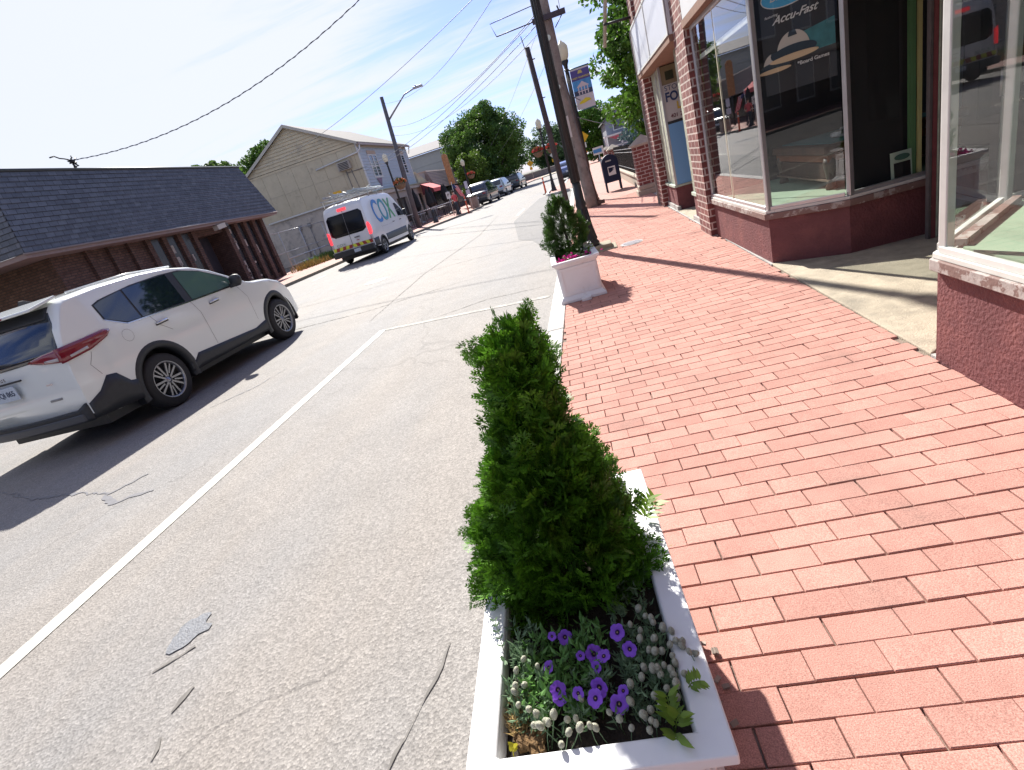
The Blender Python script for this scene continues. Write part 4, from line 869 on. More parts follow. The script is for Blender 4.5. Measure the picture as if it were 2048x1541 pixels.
    def arches(s,m,w=0.07,sides=(-1,1),off=0.014,a0=-0.25):
        for sd in sides:
            for yw in s.wh:
                V=[];F=[]; n=26
                for i,a in enumerate(np.linspace(a0,math.pi-a0,n)):
                    for r in (s.ar-0.015,s.ar+w*0.5,s.ar+w):
                        y=yw+r*math.cos(a); z=s.wr+r*math.sin(a); V.append(s.warp(sd*(s.hw(y,z)+off-(0.012 if r>s.ar+w*.9 else 0)),y,z))
                    V.append((V[-3][0]-sd*0.09,V[-3][1],V[-3][2]))
                for i in range(n-1):
                    b_=i*4; F+=[(b_,b_+1,b_+5,b_+4),(b_+1,b_+2,b_+6,b_+5),(b_+3,b_,b_+4,b_+7)]
                MB().add(V,F,True).build('wheel_arch_trim',m,s.root,local=True)
    def wheels(s,w=0.22,style='multi',inset=0.02,rimc=RIMS,detail=True,rimf=0.70):
        r=s.wr
        for yw in s.wh:
            for sd in(-1,1):
                xo=sd*(s.W/2-inset); mb=MB()
                prof=[(r*rimf,0),(r*.88,0.0),(r*.965,-0.02),(r,-0.06),(r,-w+0.06),(r*.96,-w+0.02),(r*rimf,-w)]
                mb.lathe([(a,sd*b_) for a,b_ in prof],(xo,yw,r),36,True,'x',cap=False); wh=mb.build('wheel',TYR,s.root,local=True)
                if not detail:
                    MB().lathe([(r*.62,sd*0.002),(r*.5,sd*-0.01),(0.03,sd*-0.005)],(xo,yw,r),16,True,'x').build('rim',rimc,wh,local=True); continue
                MB().lathe([(r*(rimf+.005),sd*-0.03),(r*(rimf-.02),sd*-0.10),(0.02,sd*-0.10)],(xo,yw,r),30,True,'x',cap0=False).build('rim_back',BP,wh,local=True)
                rm=MB()
                V=[];n=36
                for rr_,dx in ((r*(rimf+.012),0.004),(r*(rimf-.012),0.006),(r*(rimf-.05),-0.012),(r*(rimf-.05),-0.06)):
                    V+=[(xo+sd*dx,yw+rr_*math.cos(2*math.pi*k/n),r+rr_*math.sin(2*math.pi*k/n)) for k in range(n)]
                rm.add(V,[(j*n+k,j*n+(k+1)%n,(j+1)*n+(k+1)%n,(j+1)*n+k) for j in range(3) for k in range(n)],True)
                rm.lathe([(0.055,0),(0.055,sd*0.012),(0.0,sd*0.016)],(xo-sd*0.035,yw,r),14,True,'x')
                ns=5
                for k in range(ns):
                    a=2*math.pi*k/ns+0.3
                    for da in ((-0.17,-0.34),(0.17,0.34)) if style=='multi' else ((-0.06,-0.10),(0.06,0.10)):
                        r0,r1=0.045,r*(rimf-.03)
                        p=Vector((0,r0*math.cos(a+da[0]*1.2),r0*math.sin(a+da[0]*1.2))); q=Vector((0,r1*math.cos(a+da[1]*0.9),r1*math.sin(a+da[1]*0.9)))
                        t=(q-p).normalized(); nn=Vector((0,-t.z,t.y))*0.011
                        fx=xo-sd*0.018
                        v=[(fx,yw+c.y,r+c.z) for c in (p-nn,p+nn,q+nn*1.25,q-nn*1.25)]
                        rm.slab(v,(-sd*0.025,0,0))
                    if style=='multi':
                        p=Vector((0,0.09*math.cos(a+math.pi/ns),0.09*math.sin(a+math.pi/ns)))
                        q=Vector((0,r1*math.cos(a+math.pi/ns),r1*math.sin(a+math.pi/ns)));t=(q-p).normalized(); nn=Vector((0,-t.z,t.y))*0.010
                        rm.slab([(xo-sd*0.024,yw+c.y,r+c.z) for c in (p-nn,p+nn,q+nn,q-nn)],(-sd*0.02,0,0))
                rm.build('rim',rimc,wh,local=True)
def lbox(x0,x1,y0,y1,z0,z1,name,m,par,bev=0.0): return MB().b(x0,x1,y0,y1,z0,z1).build(name,m,par,local=True,bevel=bev)
SEAM=mat('panel_gap',(0.10,0.10,0.10),0.8)
def seam(car,pts,sd=1,w=0.005,name='panel_seam'):
    P=[]
    for i in range(len(pts)-1):
        a=Vector(pts[i]);b_=Vector(pts[i+1]);k=max(2,int((b_-a).length/0.05)); P+=[a.lerp(b_,j/k) for j in range(k)]
    P.append(Vector(pts[-1])); V=[];F=[]
    for i,p in enumerate(P):
        d=(P[min(i+1,len(P)-1)]-P[max(0,i-1)]).normalized(); n=Vector((-d.y,d.x))*w/2
        for q in (p+n,p-n): V.append(car.warp(sd*(car.hw(q.x,q.y)+0.0015),q.x,q.y))
    for i in range(len(P)-1): F.append((2*i,2*i+1,2*i+3,2*i+2))
    MB().add(V,F).build(name,SEAM,car.root,local=True)
# ---- the white SUV ----
top=[(0,.66),(.015,.80),(.03,.98),(.055,1.13),(.09,1.23),(.20,1.42),(.34,1.60),(.42,1.68),(.5,1.71),(1.0,1.75),(1.6,1.765),(2.1,1.74),(2.5,1.67),(2.8,1.56),(3.1,1.39),(3.38,1.225),(3.55,1.18),(4.02,1.13),(4.38,1.04),(4.59,.93),(4.71,.79),(4.79,.55)]
bot=[(0,.42),(.25,.34),(1,.31),(3.8,.31),(4.5,.30),(4.79,.36)]
suv=Car('white_suv',(-6.68,4.58,0.0),R(-1.6),'white SUV with black wheel arch trim driving past on the left of the parking line','car',4.79,1.84,top,bot,(1.14,3.90),0.368,1.17,0.26,PW,0.45,ends=(0.085,0.17),curv=0.10,rr=0.075)
suv.arches(BP,0.07); suv.wheels(rimf=.66)
glo=[(0.74,1.33),(1.0,1.205),(2.0,1.19),(3.22,1.185)]
ghi=[(0.74,1.52),(.86,1.555),(1.4,1.62),(1.9,1.64),(2.25,1.63),(2.6,1.545),(2.95,1.38),(3.22,1.21)]
suv.side('window_surround',glo,ghi,BP,0.003,(-1,1),nz=8)
def sub(tab,d): return [(a,b_+d) for a,b_ in tab]
suv.side('quarter_glass',[(.76,1.33),(1.02,1.215),(1.22,1.21)],[(.76,1.51),(.87,1.54),(1.22,1.59)],CGL,0.007,(-1,1))
suv.side('rear_door_glass',[(1.25,1.21),(2.0,1.205)],[(1.25,1.595),(1.6,1.615),(2.0,1.625)],CGL,0.007,(-1,1))
suv.side('front_door_glass',[(2.14,1.20),(3.04,1.20)],[(2.14,1.615),(2.3,1.605),(2.6,1.53),(2.9,1.39),(3.04,1.31)],CGL2,0.007,(-1,1))
suv.side('chrome_strip',sub(glo,-.012),sub(glo,0.0),CHR,0.006,(-1,1),nz=1)
suv.side('sill_cladding',[(1.55,.31),(3.46,.31)],[(1.55,.42),(1.64,.42),(1.76,.51),(3.1,.44),(3.46,.50)],BP,0.010,(-1,1),nz=3)
suv.side('rear_cladding',[(.0,.36),(.3,.34),(.70,.32)],[(.0,.54),(.18,.62),(.33,.75),(.45,.73),(.58,.58),(.70,.55)],BP,0.010,(-1,1),nz=3)
for sd in (1,-1):
    seam(suv,[(1.34,1.18),(1.42,1.04),(1.56,.93)],sd); seam(suv,[(2.08,1.18),(2.16,1.0),(2.18,.50)],sd); seam(suv,[(3.10,1.17),(3.24,.95),(3.24,.55)],sd)
    seam(suv,[(0.33,1.05),(0.30,1.0),(0.24,.92),(0.30,.78)],sd)
    seam(suv,[(0.90+0.085*math.cos(a),1.07+0.075*math.sin(a)) for a in np.linspace(0,6.28,20)],sd,0.003,'fuel_flap_seam')
    for y in (1.36,2.40):
        MB().tube([suv.warp(sd*(suv.hw(y,1.07)+.0),y,1.07),suv.warp(sd*(suv.hw(y,1.07)+.035),y+.02,1.075),suv.warp(sd*(suv.hw(y,1.08)+.035),y+.17,1.085),suv.warp(sd*(suv.hw(y,1.08)+.0),y+.2,1.085)],0.013,6).build('door_handle',CHR,suv.root,local=True)
        suv.side('handle_recess',[(y-.01,1.045),(y+.21,1.055)],[(y-.01,1.07),(y+.21,1.08)],BP,0.0025,(sd,),nz=1)
    mb=MB().lathe([(0.001,-.11),(0.06,-.10),(0.085,-.04),(0.085,.03),(0.06,.085),(0.001,.10)],(0,0,0),14,True); mo=mb.build('wing_mirror',BP,suv.root,local=True); mo.data.transform(Matrix.Translation((sd*1.03,3.0,1.26))@Matrix.Diagonal((1.2,0.8,0.85,1)))
    MB().b(-.02,.14,-.03,.03,-.10,-.03).build('mirror_stalk',BP,mo,local=True).data.transform(Matrix.Translation((sd*0.93 - (0.12 if sd<0 else 0),3.0,1.26)))
suv.rear('rear_glass',[(-.80,1.15),(-.6,1.13),(0,1.12),(.6,1.13),(.80,1.15)],[(-.80,1.18),(-.74,1.46),(-.68,1.58),(0,1.61),(.68,1.58),(.74,1.46),(.80,1.18)],CGL,0.006,nx=16,nz=9)
suv.rear('spoiler_underside',[(-.66,1.52),(.66,1.52)],[(-.62,1.64),(.62,1.64)],BP,0.012,nx=10)
sp=MB().slab([(-.66,.22,1.635),(.66,.22,1.635),(.72,.52,1.705),(-.72,.52,1.705)],(0,0,0.035)).build('roof_spoiler',PW,suv.root,local=True,bevel=0.012)
MB().slab([(-.25,.212,1.642),(.25,.212,1.642),(.25,.212,1.662),(-.25,.212,1.662)],(0,-.004,0)).build('brake_lamp',TLR,sp,local=True)
for sd in (-1,1):
    a=[(0.42*sd,1.13),(0.60*sd,1.08),(0.825*sd,1.045)] ; b_=[(0.42*sd,1.145),(0.6*sd,1.18),(0.825*sd,1.195)]
    a.sort(); b_.sort(); suv.rear('tail_lamp',a,b_,TLR,0.014,nx=8,nz=3)
    a=[(0.62*sd,1.09),(0.78*sd,1.065)]; b2=[(0.62*sd,1.11),(0.78*sd,1.105)]; a.sort();b2.sort(); suv.rear('tail_lamp_insert',a,b2,TLW,0.017,nx=4,nz=2)
suv.side('tail_lamp',[(0.0,1.035),(0.35,1.075),(0.62,1.15),(0.70,1.20)],[(0.0,1.20),(0.3,1.215),(0.62,1.235),(0.70,1.22)],TLR,0.012,(-1,1),nz=3)
suv.side('tail_lamp_insert',[(0.10,1.07),(0.32,1.095)],[(0.10,1.095),(0.32,1.125)],TLW,0.015,(-1,1),nz=2)
suv.rear('bumper_cladding',[(-.82,.35),(.82,.35)],[(-.82,.56),(-.7,.50),(.7,.50),(.82,.56)],BP,0.03,nx=14)
suv.rear('skid_plate',[(-.75,.36),(.75,.36)],[(-.70,.45),(.70,.45)],mat('skid_grey',(0.06,0.065,0.075),0.45),0.05,nx=10)
pl=lbox(-.165,.165,-.032,-.020,.80,.96,'number_plate',PLT,suv.root,0.004)
def rtext(name,s,size,x,z,y,m,par,bold=0,sx=1): 
    return text_part(name,s,size,m,par,frame_mtx((x,y,z),(1,0,0),(0,0,1)),ext=0.0015,bold=bold,sx=sx)
lbox(-.30,.30,-.022,-.004,.985,1.005,'plate_garnish',BP,suv.root)
INK=mat('plate_ink',(0.05,0.07,0.12),0.5)
rtext('plate_text','1QI 865',.085,0,.88,-.034,INK,pl,bold=.001,sx=.95); rtext('badge_text','R O G U E',.05,0,1.04,-.022,CHR,suv.root,bold=.001); rtext('badge_text','AWD',.03,.58,.86,.02,CHR,suv.root,sx=1.3)
suv.rear('reflector',[(.45,.665),(.60,.665)],[(.45,.69),(.60,.69)],mat('reflector_grey',(0.28,0.28,0.28),0.3),0.006,nx=3,nz=1)
for sd in(-1,1): MB().tube([(sd*.60,.75,1.735),(sd*.62,1.6,1.765),(sd*.61,2.35,1.715)],0.014).build('roof_rail',PW,suv.root,local=True)
MB().slab([(0,.62,1.72),(0,.86,1.73),(0,.72,1.795),(0,.66,1.795)],(.012,0,0)).build('roof_antenna',BP,suv.root,local=True,bevel=0.005)
MB().add([(-.68,2.62,1.63),(.68,2.62,1.63),(.78,3.33,1.255),(-.78,3.33,1.255)],[(0,1,2,3)]).build('windscreen',CGL,suv.root,local=True)
# ---- white service van ----
VW=mat('white_van_paint',(0.66,0.67,0.70),0.3,coat=0.6)
top=[(0,.62),(0.02,.95),(0.05,1.3),(0.09,1.7),(0.15,2.1),(0.22,2.32),(0.34,2.46),(0.6,2.52),(1.5,2.56),(3.4,2.54),(3.7,2.48),(3.95,2.32),(4.3,1.98),(4.65,1.62),(4.85,1.42),(5.1,1.30),(5.35,1.15),(5.5,.95),(5.55,.6)]
bot=[(0,.50),(0.3,.42),(1.5,.36),(4.6,.36),(5.2,.34),(5.55,.36)]
van=Car('service_van',(-10.02,21.75,0),R(-1.0),'white service van with ladder rack and large blue and green lettering on its side','van',5.55,2.03,top,bot,(1.02,4.77),0.355,1.30,0.085,VW,0.405,ends=(0.03,0.22),curv=0.03,rr=0.13)
van.wheels(0.2,'plain',rimc=mat('wheel_cover_silver',(0.34,0.35,0.36),0.4,0.6))
van.side('lower_moulding',[(0.05,.45),(0.55,.45)],[(0.05,.78),(0.55,.80)],BP,0.012,(-1,1),nz=3); van.side('side_moulding',[(1.5,.50),(4.30,.50)],[(1.5,.78),(4.30,.80)],mat('moulding_slate',(0.05,0.07,0.085),0.5),0.012,(-1,1),nz=3)
van.arches(BP,0.05)
van.rear('rear_window',[(-.84,1.30),(-.66,1.20),(.66,1.20),(.84,1.30)],[(-.84,1.98),(-.72,2.10),(.72,2.10),(.84,1.98)],mat('van_glass',(0.006,0.007,0.010),0.12,spec=.25),0.010,nx=14,nz=7)
van.rear('door_gap',[(-.008,.70),(.008,.70)],[(-.008,2.2),(.008,2.2)],mat('gap_grey',(0.16,0.16,0.17),0.6),0.014,nx=2,nz=10)
van.rear('high_brake_lamp',[(-.2,2.20),(.2,2.20)],[(-.16,2.31),(.16,2.31)],mat('brake_red_lit',(0.6,0.03,0.04),0.3,emit=(1.0,0.06,0.08,0.55)),0.04,nx=4,nz=2)
BRK=mat('brake_red_lit',(0.6,0.03,0.04),0.3)
for sd in(-1,1):
    a=[(sd*.885,.98),(sd*1.0,.98)];b_=[(sd*.885,1.45),(sd*1.0,1.45)];a.sort();b_.sort()
    van.rear('tail_lamp',a,b_,BRK,0.012,nx=3,nz=6); van.side('tail_lamp',[(0,.98),(.14,1.05),(.20,1.25)],[(0,1.50),(.14,1.46),(.20,1.30)],BRK,0.014,(sd,),nz=4)
    a=[(sd*.885,.76),(sd*1.0,.76)];b_=[(sd*.885,.97),(sd*1.0,.97)];a.sort();b_.sort(); van.rear('tail_lamp_clear',a,b_,TLW,0.012,nx=3,nz=3)
cols=[mat('hazard_yellow',(0.62,0.66,0.05),0.5),mat('hazard_red',(0.30,0.04,0.03),0.5)]
for k in range(12):
    x0=-.93+k*.155; 
    V=[(x0+(-.05 if k<6 else .05),0,.66),(x0+.155+(-.05 if k<6 else .05),0,.66),(x0+.155,0,.80),(x0,0,.80)]
    V=[(max(-.95,min(.95,a)),-.022 + van.curv*(a/1.015)**2,c) for a,_,c in V]
    MB().slab(V,(0,.012,0)).build('hazard_stripe',cols[k%2],van.root,local=True)
lbox(-.97,.97,-.16,.10,.38,.62,'rear_bumper',BP,van.root,0.03)
lbox(.05,.36,-.175,-.162,.46,.60,'number_plate',PLT,van.root)
lbox(.20,.45,-.03,-.005,1.02,1.055,'door_handle',BP,van.root)
lbox(.25,.38,-.02,-.0,.90,.925,'door_badge',mat('badge_red',(0.3,0.05,0.06),0.5),van.root)
rtext('door_lettering','COX',.14,-.50,.88,-.022,mat('letter_green_grey',(0.18,0.28,0.24),0.5),van.root,sx=1.4)
VB=mat('letter_blue',(0.02,0.18,0.52),0.4); VT=mat('letter_teal',(0.02,0.26,0.36),0.4); VG=mat('letter_green',(0.04,0.30,0.12),0.4)
for s_,y,m_,sz in (('C',1.42,VB,1.42),('O',2.22,VT,1.36),('X',3.0,VG,1.30)):
    z=1.74; xx=van.hw(y,z)+.012; xx2=van.hw(y,z+.3)+.012
    text_part('side_lettering',s_,sz,m_,van.root,frame_mtx((xx,y,z),(0,1,0),(xx2-xx,0,.3)),ext=0.006,bold=.008,sx=.80)
van.side('cab_window',[(3.72,1.34),(4.45,1.30),(4.62,1.34)],[(3.72,1.95),(4.0,1.93),(4.3,1.72),(4.62,1.42)],CGL,0.006,(-1,1))
seam(van,[(3.6,2.2),(3.62,1.2),(3.62,.5)]); seam(van,[(1.35,2.3),(1.35,.9)]); seam(van,[(2.7,1.12),(1.35,1.12)])
seam(van,[(4.62,1.36),(4.55,1.0),(4.3,.6)])
for sd in(-1,1):
    MB().rb(sd*1.16,4.35,1.42,.16,.12,.30).build('wing_mirror',BP,van.root,local=True,bevel=0.03)
lbox(1.02,1.04,2.75,2.95,1.15,1.18,'door_handle',BP,van.root); lbox(1.02,1.04,3.70,3.9,1.15,1.18,'door_handle',BP,van.root)
rk=MB(); 
for y in (.5,1.5,2.5,3.3): rk.tube([(-.85,y,2.50),(-.85,y,2.74),(.85,y,2.74),(.85,y,2.50)],0.028,6)
for x in (-.85,.85,.3,-.3): rk.tube([(x,.35,2.75),(x,3.5,2.75)],0.026,6)
rk.build('ladder_rack',GAL,van.root,local=True)
ld=thing('ladder',(-10.2,23.2,2.72),'aluminium extension ladder strapped on the roof rack of the white van','ladder')
mb=MB()
for x in (-10.55,-10.1): mb.rb(x,23.6,2.85,.04,3.6,.09)
for k in range(12): mb.tube([(-10.55,22.0+k*.29,2.85),(-10.1,22.0+k*.29,2.85)],0.018,5)
mb.build('frame',GAL,ld)
MB().rb(-10.33,22.9,2.97,.34,.18,.11,rz=.3).build('end_cap',mat('hi_vis_orange',(0.62,0.34,0.02),0.5),ld)
pc=thing('pipe_bundle',(-9.6,23.5,2.7),'bundle of pale conduit pipes and hooks tied on the van roof rack','pipes')
mb=MB(); r2=random.Random(4)
for k in range(7): mb.tube([(-9.75+k*.08,22.0+r2.random()*.3,2.82+r2.random()*.06),(-9.75+k*.08,24.8+r2.random(),2.83)],0.03,6)
for k in range(14): 
    x=-10.7+r2.random()*1.5; y=21.9+r2.random()*2.5; mb.tube([(x,y,2.76),(x+r2.uniform(-.3,.3),y+r2.uniform(-.5,.5),2.80+r2.random()*.25)],0.024,5)
mb.build('pipes',mat('pipe_pale',(0.45,0.50,0.50),0.5,var=0.2),pc)
# ---- parked cars ----
def simple_car(loc,rz,label,paint,kind='suv',grp='cars parked along the far left kerb',lights=TLR):
    if kind=='suv': top=[(0,.7),(.04,.95),(.12,1.12),(.4,1.6),(.6,1.68),(1.6,1.73),(2.4,1.68),(2.9,1.45),(3.4,1.12),(4.2,1.0),(4.5,.8),(4.6,.5)]; Lg=4.6
    elif kind=='pickup': top=[(0,.8),(.03,1.05),(.2,1.12),(.35,1.14),(.9,1.7),(1.2,1.82),(2.6,1.85),(3.2,1.7),(3.8,1.25),(4.8,1.12),(5.1,.9),(5.2,.5)]; Lg=5.2
    else: top=[(0,.7),(.05,.95),(.35,1.05),(.9,1.35),(1.5,1.44),(2.2,1.43),(2.8,1.2),(3.3,.98),(4.1,.88),(4.4,.7),(4.5,.5)]; Lg=4.5
    c=Car('parked_car',loc,rz,label,'car',Lg,1.86,top,[(0,.4),(.4,.3),(Lg,.3)],(0.95,Lg-1.0),0.34,1.0,0.26,paint,0.39,ends=(0.07,0.2),curv=0.06,rr=0.08,group=grp)
    c.wheels(detail=False)
    h=c.zt(1.6)
    c.side('side_glass',[(0.8,1.05),(3.1,1.02)],[(0.8,h-.28),(1.5,h-.14),(2.3,h-.15),(3.1,1.06)],CGL,0.006,(-1,1))
    zt_=c.zt(0.45 if kind!='sedan' else .9)
    if kind=='sedan': c.rear('rear_glass',[(-.6,1.10),(.6,1.10)],[(-.5,1.33),(.5,1.33)],CGL,0.008,nz=3)
    elif kind=='pickup': c.rear('rear_glass',[(-.66,1.24),(.66,1.24)],[(-.58,1.66),(.58,1.66)],CGL,0.008,nz=4)
    else: c.rear('rear_glass',[(-.7,1.14),(.7,1.14)],[(-.6,1.54),(.6,1.54)],CGL,0.008,nz=4)
    for sd in(-1,1):
        a=[(sd*.55,.86),(sd*.84,.86)];b_=[(sd*.55,1.0),(sd*.84,1.02)];a.sort();b_.sort(); c.rear('tail_lamp',a,b_,lights,0.010,nx=3,nz=2)
        MB().rb(sd*1.0,Lg-1.75,1.08,.16,.1,.13).build('wing_mirror',BP,c.root,local=True)
    lbox(-.17,.17,-.03,-.005,.62,.76,'number_plate',PLT,c.root); c.rear('bumper',[(-.8,.34),(.8,.34)],[(-.8,.58),(.8,.58)],BP,0.02,nx=6,nz=2)
    return c
simple_car((-8.62,44.2,0),R(-4),'black pickup truck parked nearest, just beyond the tan litter bin',mat('black_paint',(0.03,0.035,0.045),0.25,coat=1),'pickup')
simple_car((-8.35,52.4,0),R(-5),'silver blue SUV parked second, between the black truck and the dark hatchback',mat('silver_paint',(0.34,0.40,0.46),0.25,0.4,coat=1),'suv')
simple_car((-7.75,61.5,0),R(-6),'dark green car parked third, under the big tree',mat('dark_paint',(0.03,0.045,0.05),0.25,coat=1),'suv')
simple_car((-0.98,43.6,0),R(-1),'blue grey sedan parked alone on the right side beyond the bare pole',mat('blue_paint',(0.10,0.13,0.24),0.25,0.3,coat=1),'sedan',grp=None,lights=mat('lamp_orange_lit',(0.6,0.12,0.04),0.3))
# ================= STREET FURNITURE =================
GLOBE=mat('acorn_globe',(0.62,0.60,0.53),0.35,subs=0.4)
CAST=mat('cast_iron_black',(0.018,0.022,0.028),0.42,0.2,var=0.2,vscale=30,bump=0.2,bscale=60)
def lamp_post(x,y,h,label,zb=0.12,gz=None,basket=None,arms=(-1,1)):
    t=thing('street_lamp',(x,y,zb),label,'lamp post')
    b_=MB(); b_.lathe([(0.155,0),(0.155,0.05),(0.13,0.08),(0.12,0.22),(0.10,0.30),(0.082,0.45),(0.072,0.60),(0.08,0.64),(0.066,0.70),(0.062,.96)],(x,y,zb),16)
    for k in range(8):
        a=k*math.pi/4; b_.tube([(x+.13*math.cos(a),y+.13*math.sin(a),zb+.1),(x+.095*math.cos(a),y+.095*math.sin(a),zb+.3),(x+.072*math.cos(a),y+.072*math.sin(a),zb+.58)],.010,5)
    b_.build('base',CAST,t)
    s_=MB().lathe([(0.066,0.96),(0.05,h-.75),(0.05,h-.72),(0.075,h-.70),(0.05,h-.67)],(x,y,zb),14); 
    for k in range(10):
        a=2*math.pi*k/10; s_.tube([(x+.066*math.cos(a),y+.066*math.sin(a),zb+.97),(x+.05*math.cos(a),y+.05*math.sin(a),zb+h-.76)],.007,4)
    s_.build('pole',CAST,t)
    MB().lathe([(0.05,h-.66),(0.06,h-.58),(0.10,h-.50),(0.105,h-.46),(0.09,h-.455)],(x,y,zb),16).build('lamp_holder',CAST,t)
    g=MB().lathe([(0.09,h-.45),(0.135,h-.36),(0.155,h-.20),(0.15,h-.12),(0.10,h-.04),(0.05,h+.0),(0.03,h+.03),(0.0,h+.06)],(x,y,zb),18).build('lamp_globe',GLOBE,t)
    if basket:
        z=basket
        for s in arms:
            MB().tube([(x,y,z+.42),(x+s*.25,y,z+.48),(x+s*.42,y,z+.42)],.012,6).build('hanger',CAST,t)
    return t
COIR=mat('coir_liner',(0.16,0.10,0.065),0.95,var=0.3,vscale=25,bump=0.7,bscale=50)
def flowers(cx,cy,cz,n,rx,rz,size,cols,root,leafc=(0.07,0.10,0.03)):
    c=rng.normal(size=(n,3)); c/=np.linalg.norm(c,axis=1)[:,None]; c*=rng.uniform(.5,1,(n,1))**.5; c=c*np.array([rx,rx,rz])+np.array([cx,cy,cz])
    V,F=leaves(c,size); npmesh('foliage',V,F,mat('basket_leaf_%s'%int(leafc[0]*1000),leafc,0.8,island=0.4,subs=.3),root)
    c=rng.normal(size=(n,3)); c/=np.linalg.norm(c,axis=1)[:,None]; c[:,2]=np.abs(c[:,2])*1.0-.2; c*=rng.uniform(.8,1.1,(n,1)); c=c*np.array([rx,rx,rz])+np.array([cx,cy,cz])
    V,F=leaves(c,size*1.1); npmesh('blossom',V,F,mat(cols[0],cols[1],0.7,island=.35,subs=.3),root)
def hbasket(x,y,z,label,cols,s=1.0,grp='flower baskets hanging on the lamp posts'):
    t=thing('flower_basket',(x,y,z),label,'flower basket',group=grp)
    MB().lathe([(0.08*s,-.26*s),(0.20*s,-.20*s),(0.27*s,-.06*s),(0.29*s,0.0),(0.24*s,0.0)],(x,y,z),14).build('pot',COIR,t)
    flowers(x,y,z+.1*s,260,.30*s,.20*s,.085*s,cols,t)
    MB().tube([(x,y,z+.05),(x,y,z+.44)],.008,5).build('chain',CAST,t)
RF=('flower_red',(0.50,0.055,0.05)); OF=('flower_orange',(0.42,0.12,0.045))
MB_=MB
o=MB().b(-0.17,0.21,8.06,8.40,0.0,0.20).b(-0.24,0.28,7.99,8.47,0.0,0.135).build('stone_plinth',mat('plinth_stone',(0.30,0.27,0.20),0.85,var=0.15,vscale=12,bump=.4,bscale=60),bevel=0.01); tag(o,'square stone plinth under the nearest black lamp post','plinth')
lamp_post(-0.115,8.24,5.0,'black fluted street lamp post standing nearest, just behind the second planter',zb=0.20)
l2=lamp_post(0.20,17.0,4.32,'black street lamp with white acorn globe and town banner, right behind the wooden pole')
lamp_post(-1.68,31.0,3.72,'black street lamp with two red flower baskets at the end of the parking bay',basket=2.25)
hbasket(-2.05,31.0,2.28,'red flower basket on the street side of the far right lamp post',RF,1.0); hbasket(-1.28,31.0,2.28,'red flower basket on the pavement side of the far right lamp post',RF,1.0)
lamp_post(-11.3,33.4,4.75,'green black street lamp in front of the grey clapboard wall behind the van',basket=2.95,arms=(1,))
hbasket(-10.92,33.4,3.0,'orange flower basket on the street lamp in front of the clapboard building',OF,1.25)
lamp_post(-8.45,41.8,3.55,'black street lamp with pale globe against the dark big tree',basket=2.1,arms=(1,)); hbasket(-8.08,41.8,2.45,'red flower basket on the street lamp in front of the big tree',RF,1.0)
# banner on lamp 2
bn=thing('street_banner',(0.5,17,2.65),'vertical town banner with white columned building picture and yellow emblem on the lamp post','banner')
def bq(x0,x1,z0,z1,m,name,d=0.0): return MB().b(x0,x1,16.97-d,16.975-d+.003,z0,z1).build(name,m,bn)
bq(.27,.80,2.66,3.70,mat('banner_white',(0.50,0.50,0.54),0.7,var=.05),'cloth')
bq(.271,.799,3.40,3.66,mat('banner_purple',(0.07,0.06,0.24),0.7),'purple_band',.004); bq(.271,.799,3.02,3.398,mat('banner_sky',(0.06,0.26,0.55),0.7,var=.3,vscale=6),'picture_sky',.004)
bq(.271,.799,3.022,3.14,mat('banner_treeline',(0.03,0.05,0.10),0.7,var=.3),'picture_trees',.008)
PWB=mat('banner_building',(0.50,0.47,0.52),0.7); 
for k in range(4): bq(.40+k*.085,.43+k*.085,3.03,3.22,PWB,'picture_column',.012)
MB().slab([(.36,16.955,3.22),(.73,16.955,3.22),(.545,16.955,3.36)],(0,.003,0)).build('picture_pediment',PWB,bn); bq(.38,.70,3.10,3.125,PWB,'picture_balcony',.013)
MB().slab([(.34,16.962,2.80),(.40,16.962,2.86),(.48,16.962,2.89),(.56,16.962,2.93),(.66,16.962,2.90),(.72,16.962,2.84),(.62,16.962,2.83),(.5,16.962,2.80)],(0,.003,0)).build('yellow_emblem',mat('banner_yellow',(0.60,0.52,0.04),0.7),bn)
MB().slab([(.47,16.960,3.56),(.61,16.960,3.56),(.58,16.960,3.64),(.50,16.960,3.64)],(0,.003,0)).build('crest',mat('banner_gold',(0.45,0.40,0.14),0.7),bn)
text_part('banner_text','WEST WARWICK',.062,mat('banner_gold',(0.45,0.40,0.14),0.7),bn,frame_mtx((.535,16.958,3.46),(1,0,0),(0,0,1)),ext=.001,bold=.002)
MB().tube([(.16,17,3.72),(.82,17,3.72)],.018).tube([(.16,17,2.64),(.80,17,2.64)],.014).build('banner_arm',mat('arm_teal',(0.02,0.12,0.14),0.4,.3),bn)
# wooden utility pole
WP=mat('weathered_wood',(0.22,0.20,0.185),0.9,var=0.35,vscale=3,bump=0.8,bscale=25,stain=(0.07,0.06,0.055),stscale=5,strange=(0.55,0.7))
up=thing('utility_pole',(0.13,15.3,0.12),'thick weathered wooden utility pole in the brick sidewalk behind the near lamp post','utility pole')
MB().tube([(0.13,15.3,0.05),(0.10,15.3,.5),(-.04,15.3,3.0),(-.04,15.3,5),(-0.05,15.3,9.5)],[.21,.175,.15,.14,.12],18).build('pole',WP,up)
MB().rb(0.03,15.12,4.72,0.82,.10,.11).build('crossarm',mat('crossarm_dark',(0.05,0.045,0.06),0.8),up)
MB().tube([(-.35,15.12,4.72),(-1.31,15.12,4.70)],.014,5).tube([(-1.31,15.12,4.70),(-1.40,15.12,5.0),(-.3,15.12,5.05)],.010,5).tube([(.38,15.12,4.70),(.13,15.12,4.45)],.012,5).tube([(.30,15.12,4.75),(.27,15.12,4.87)],.02,6).build('bracket',BLKM,up)
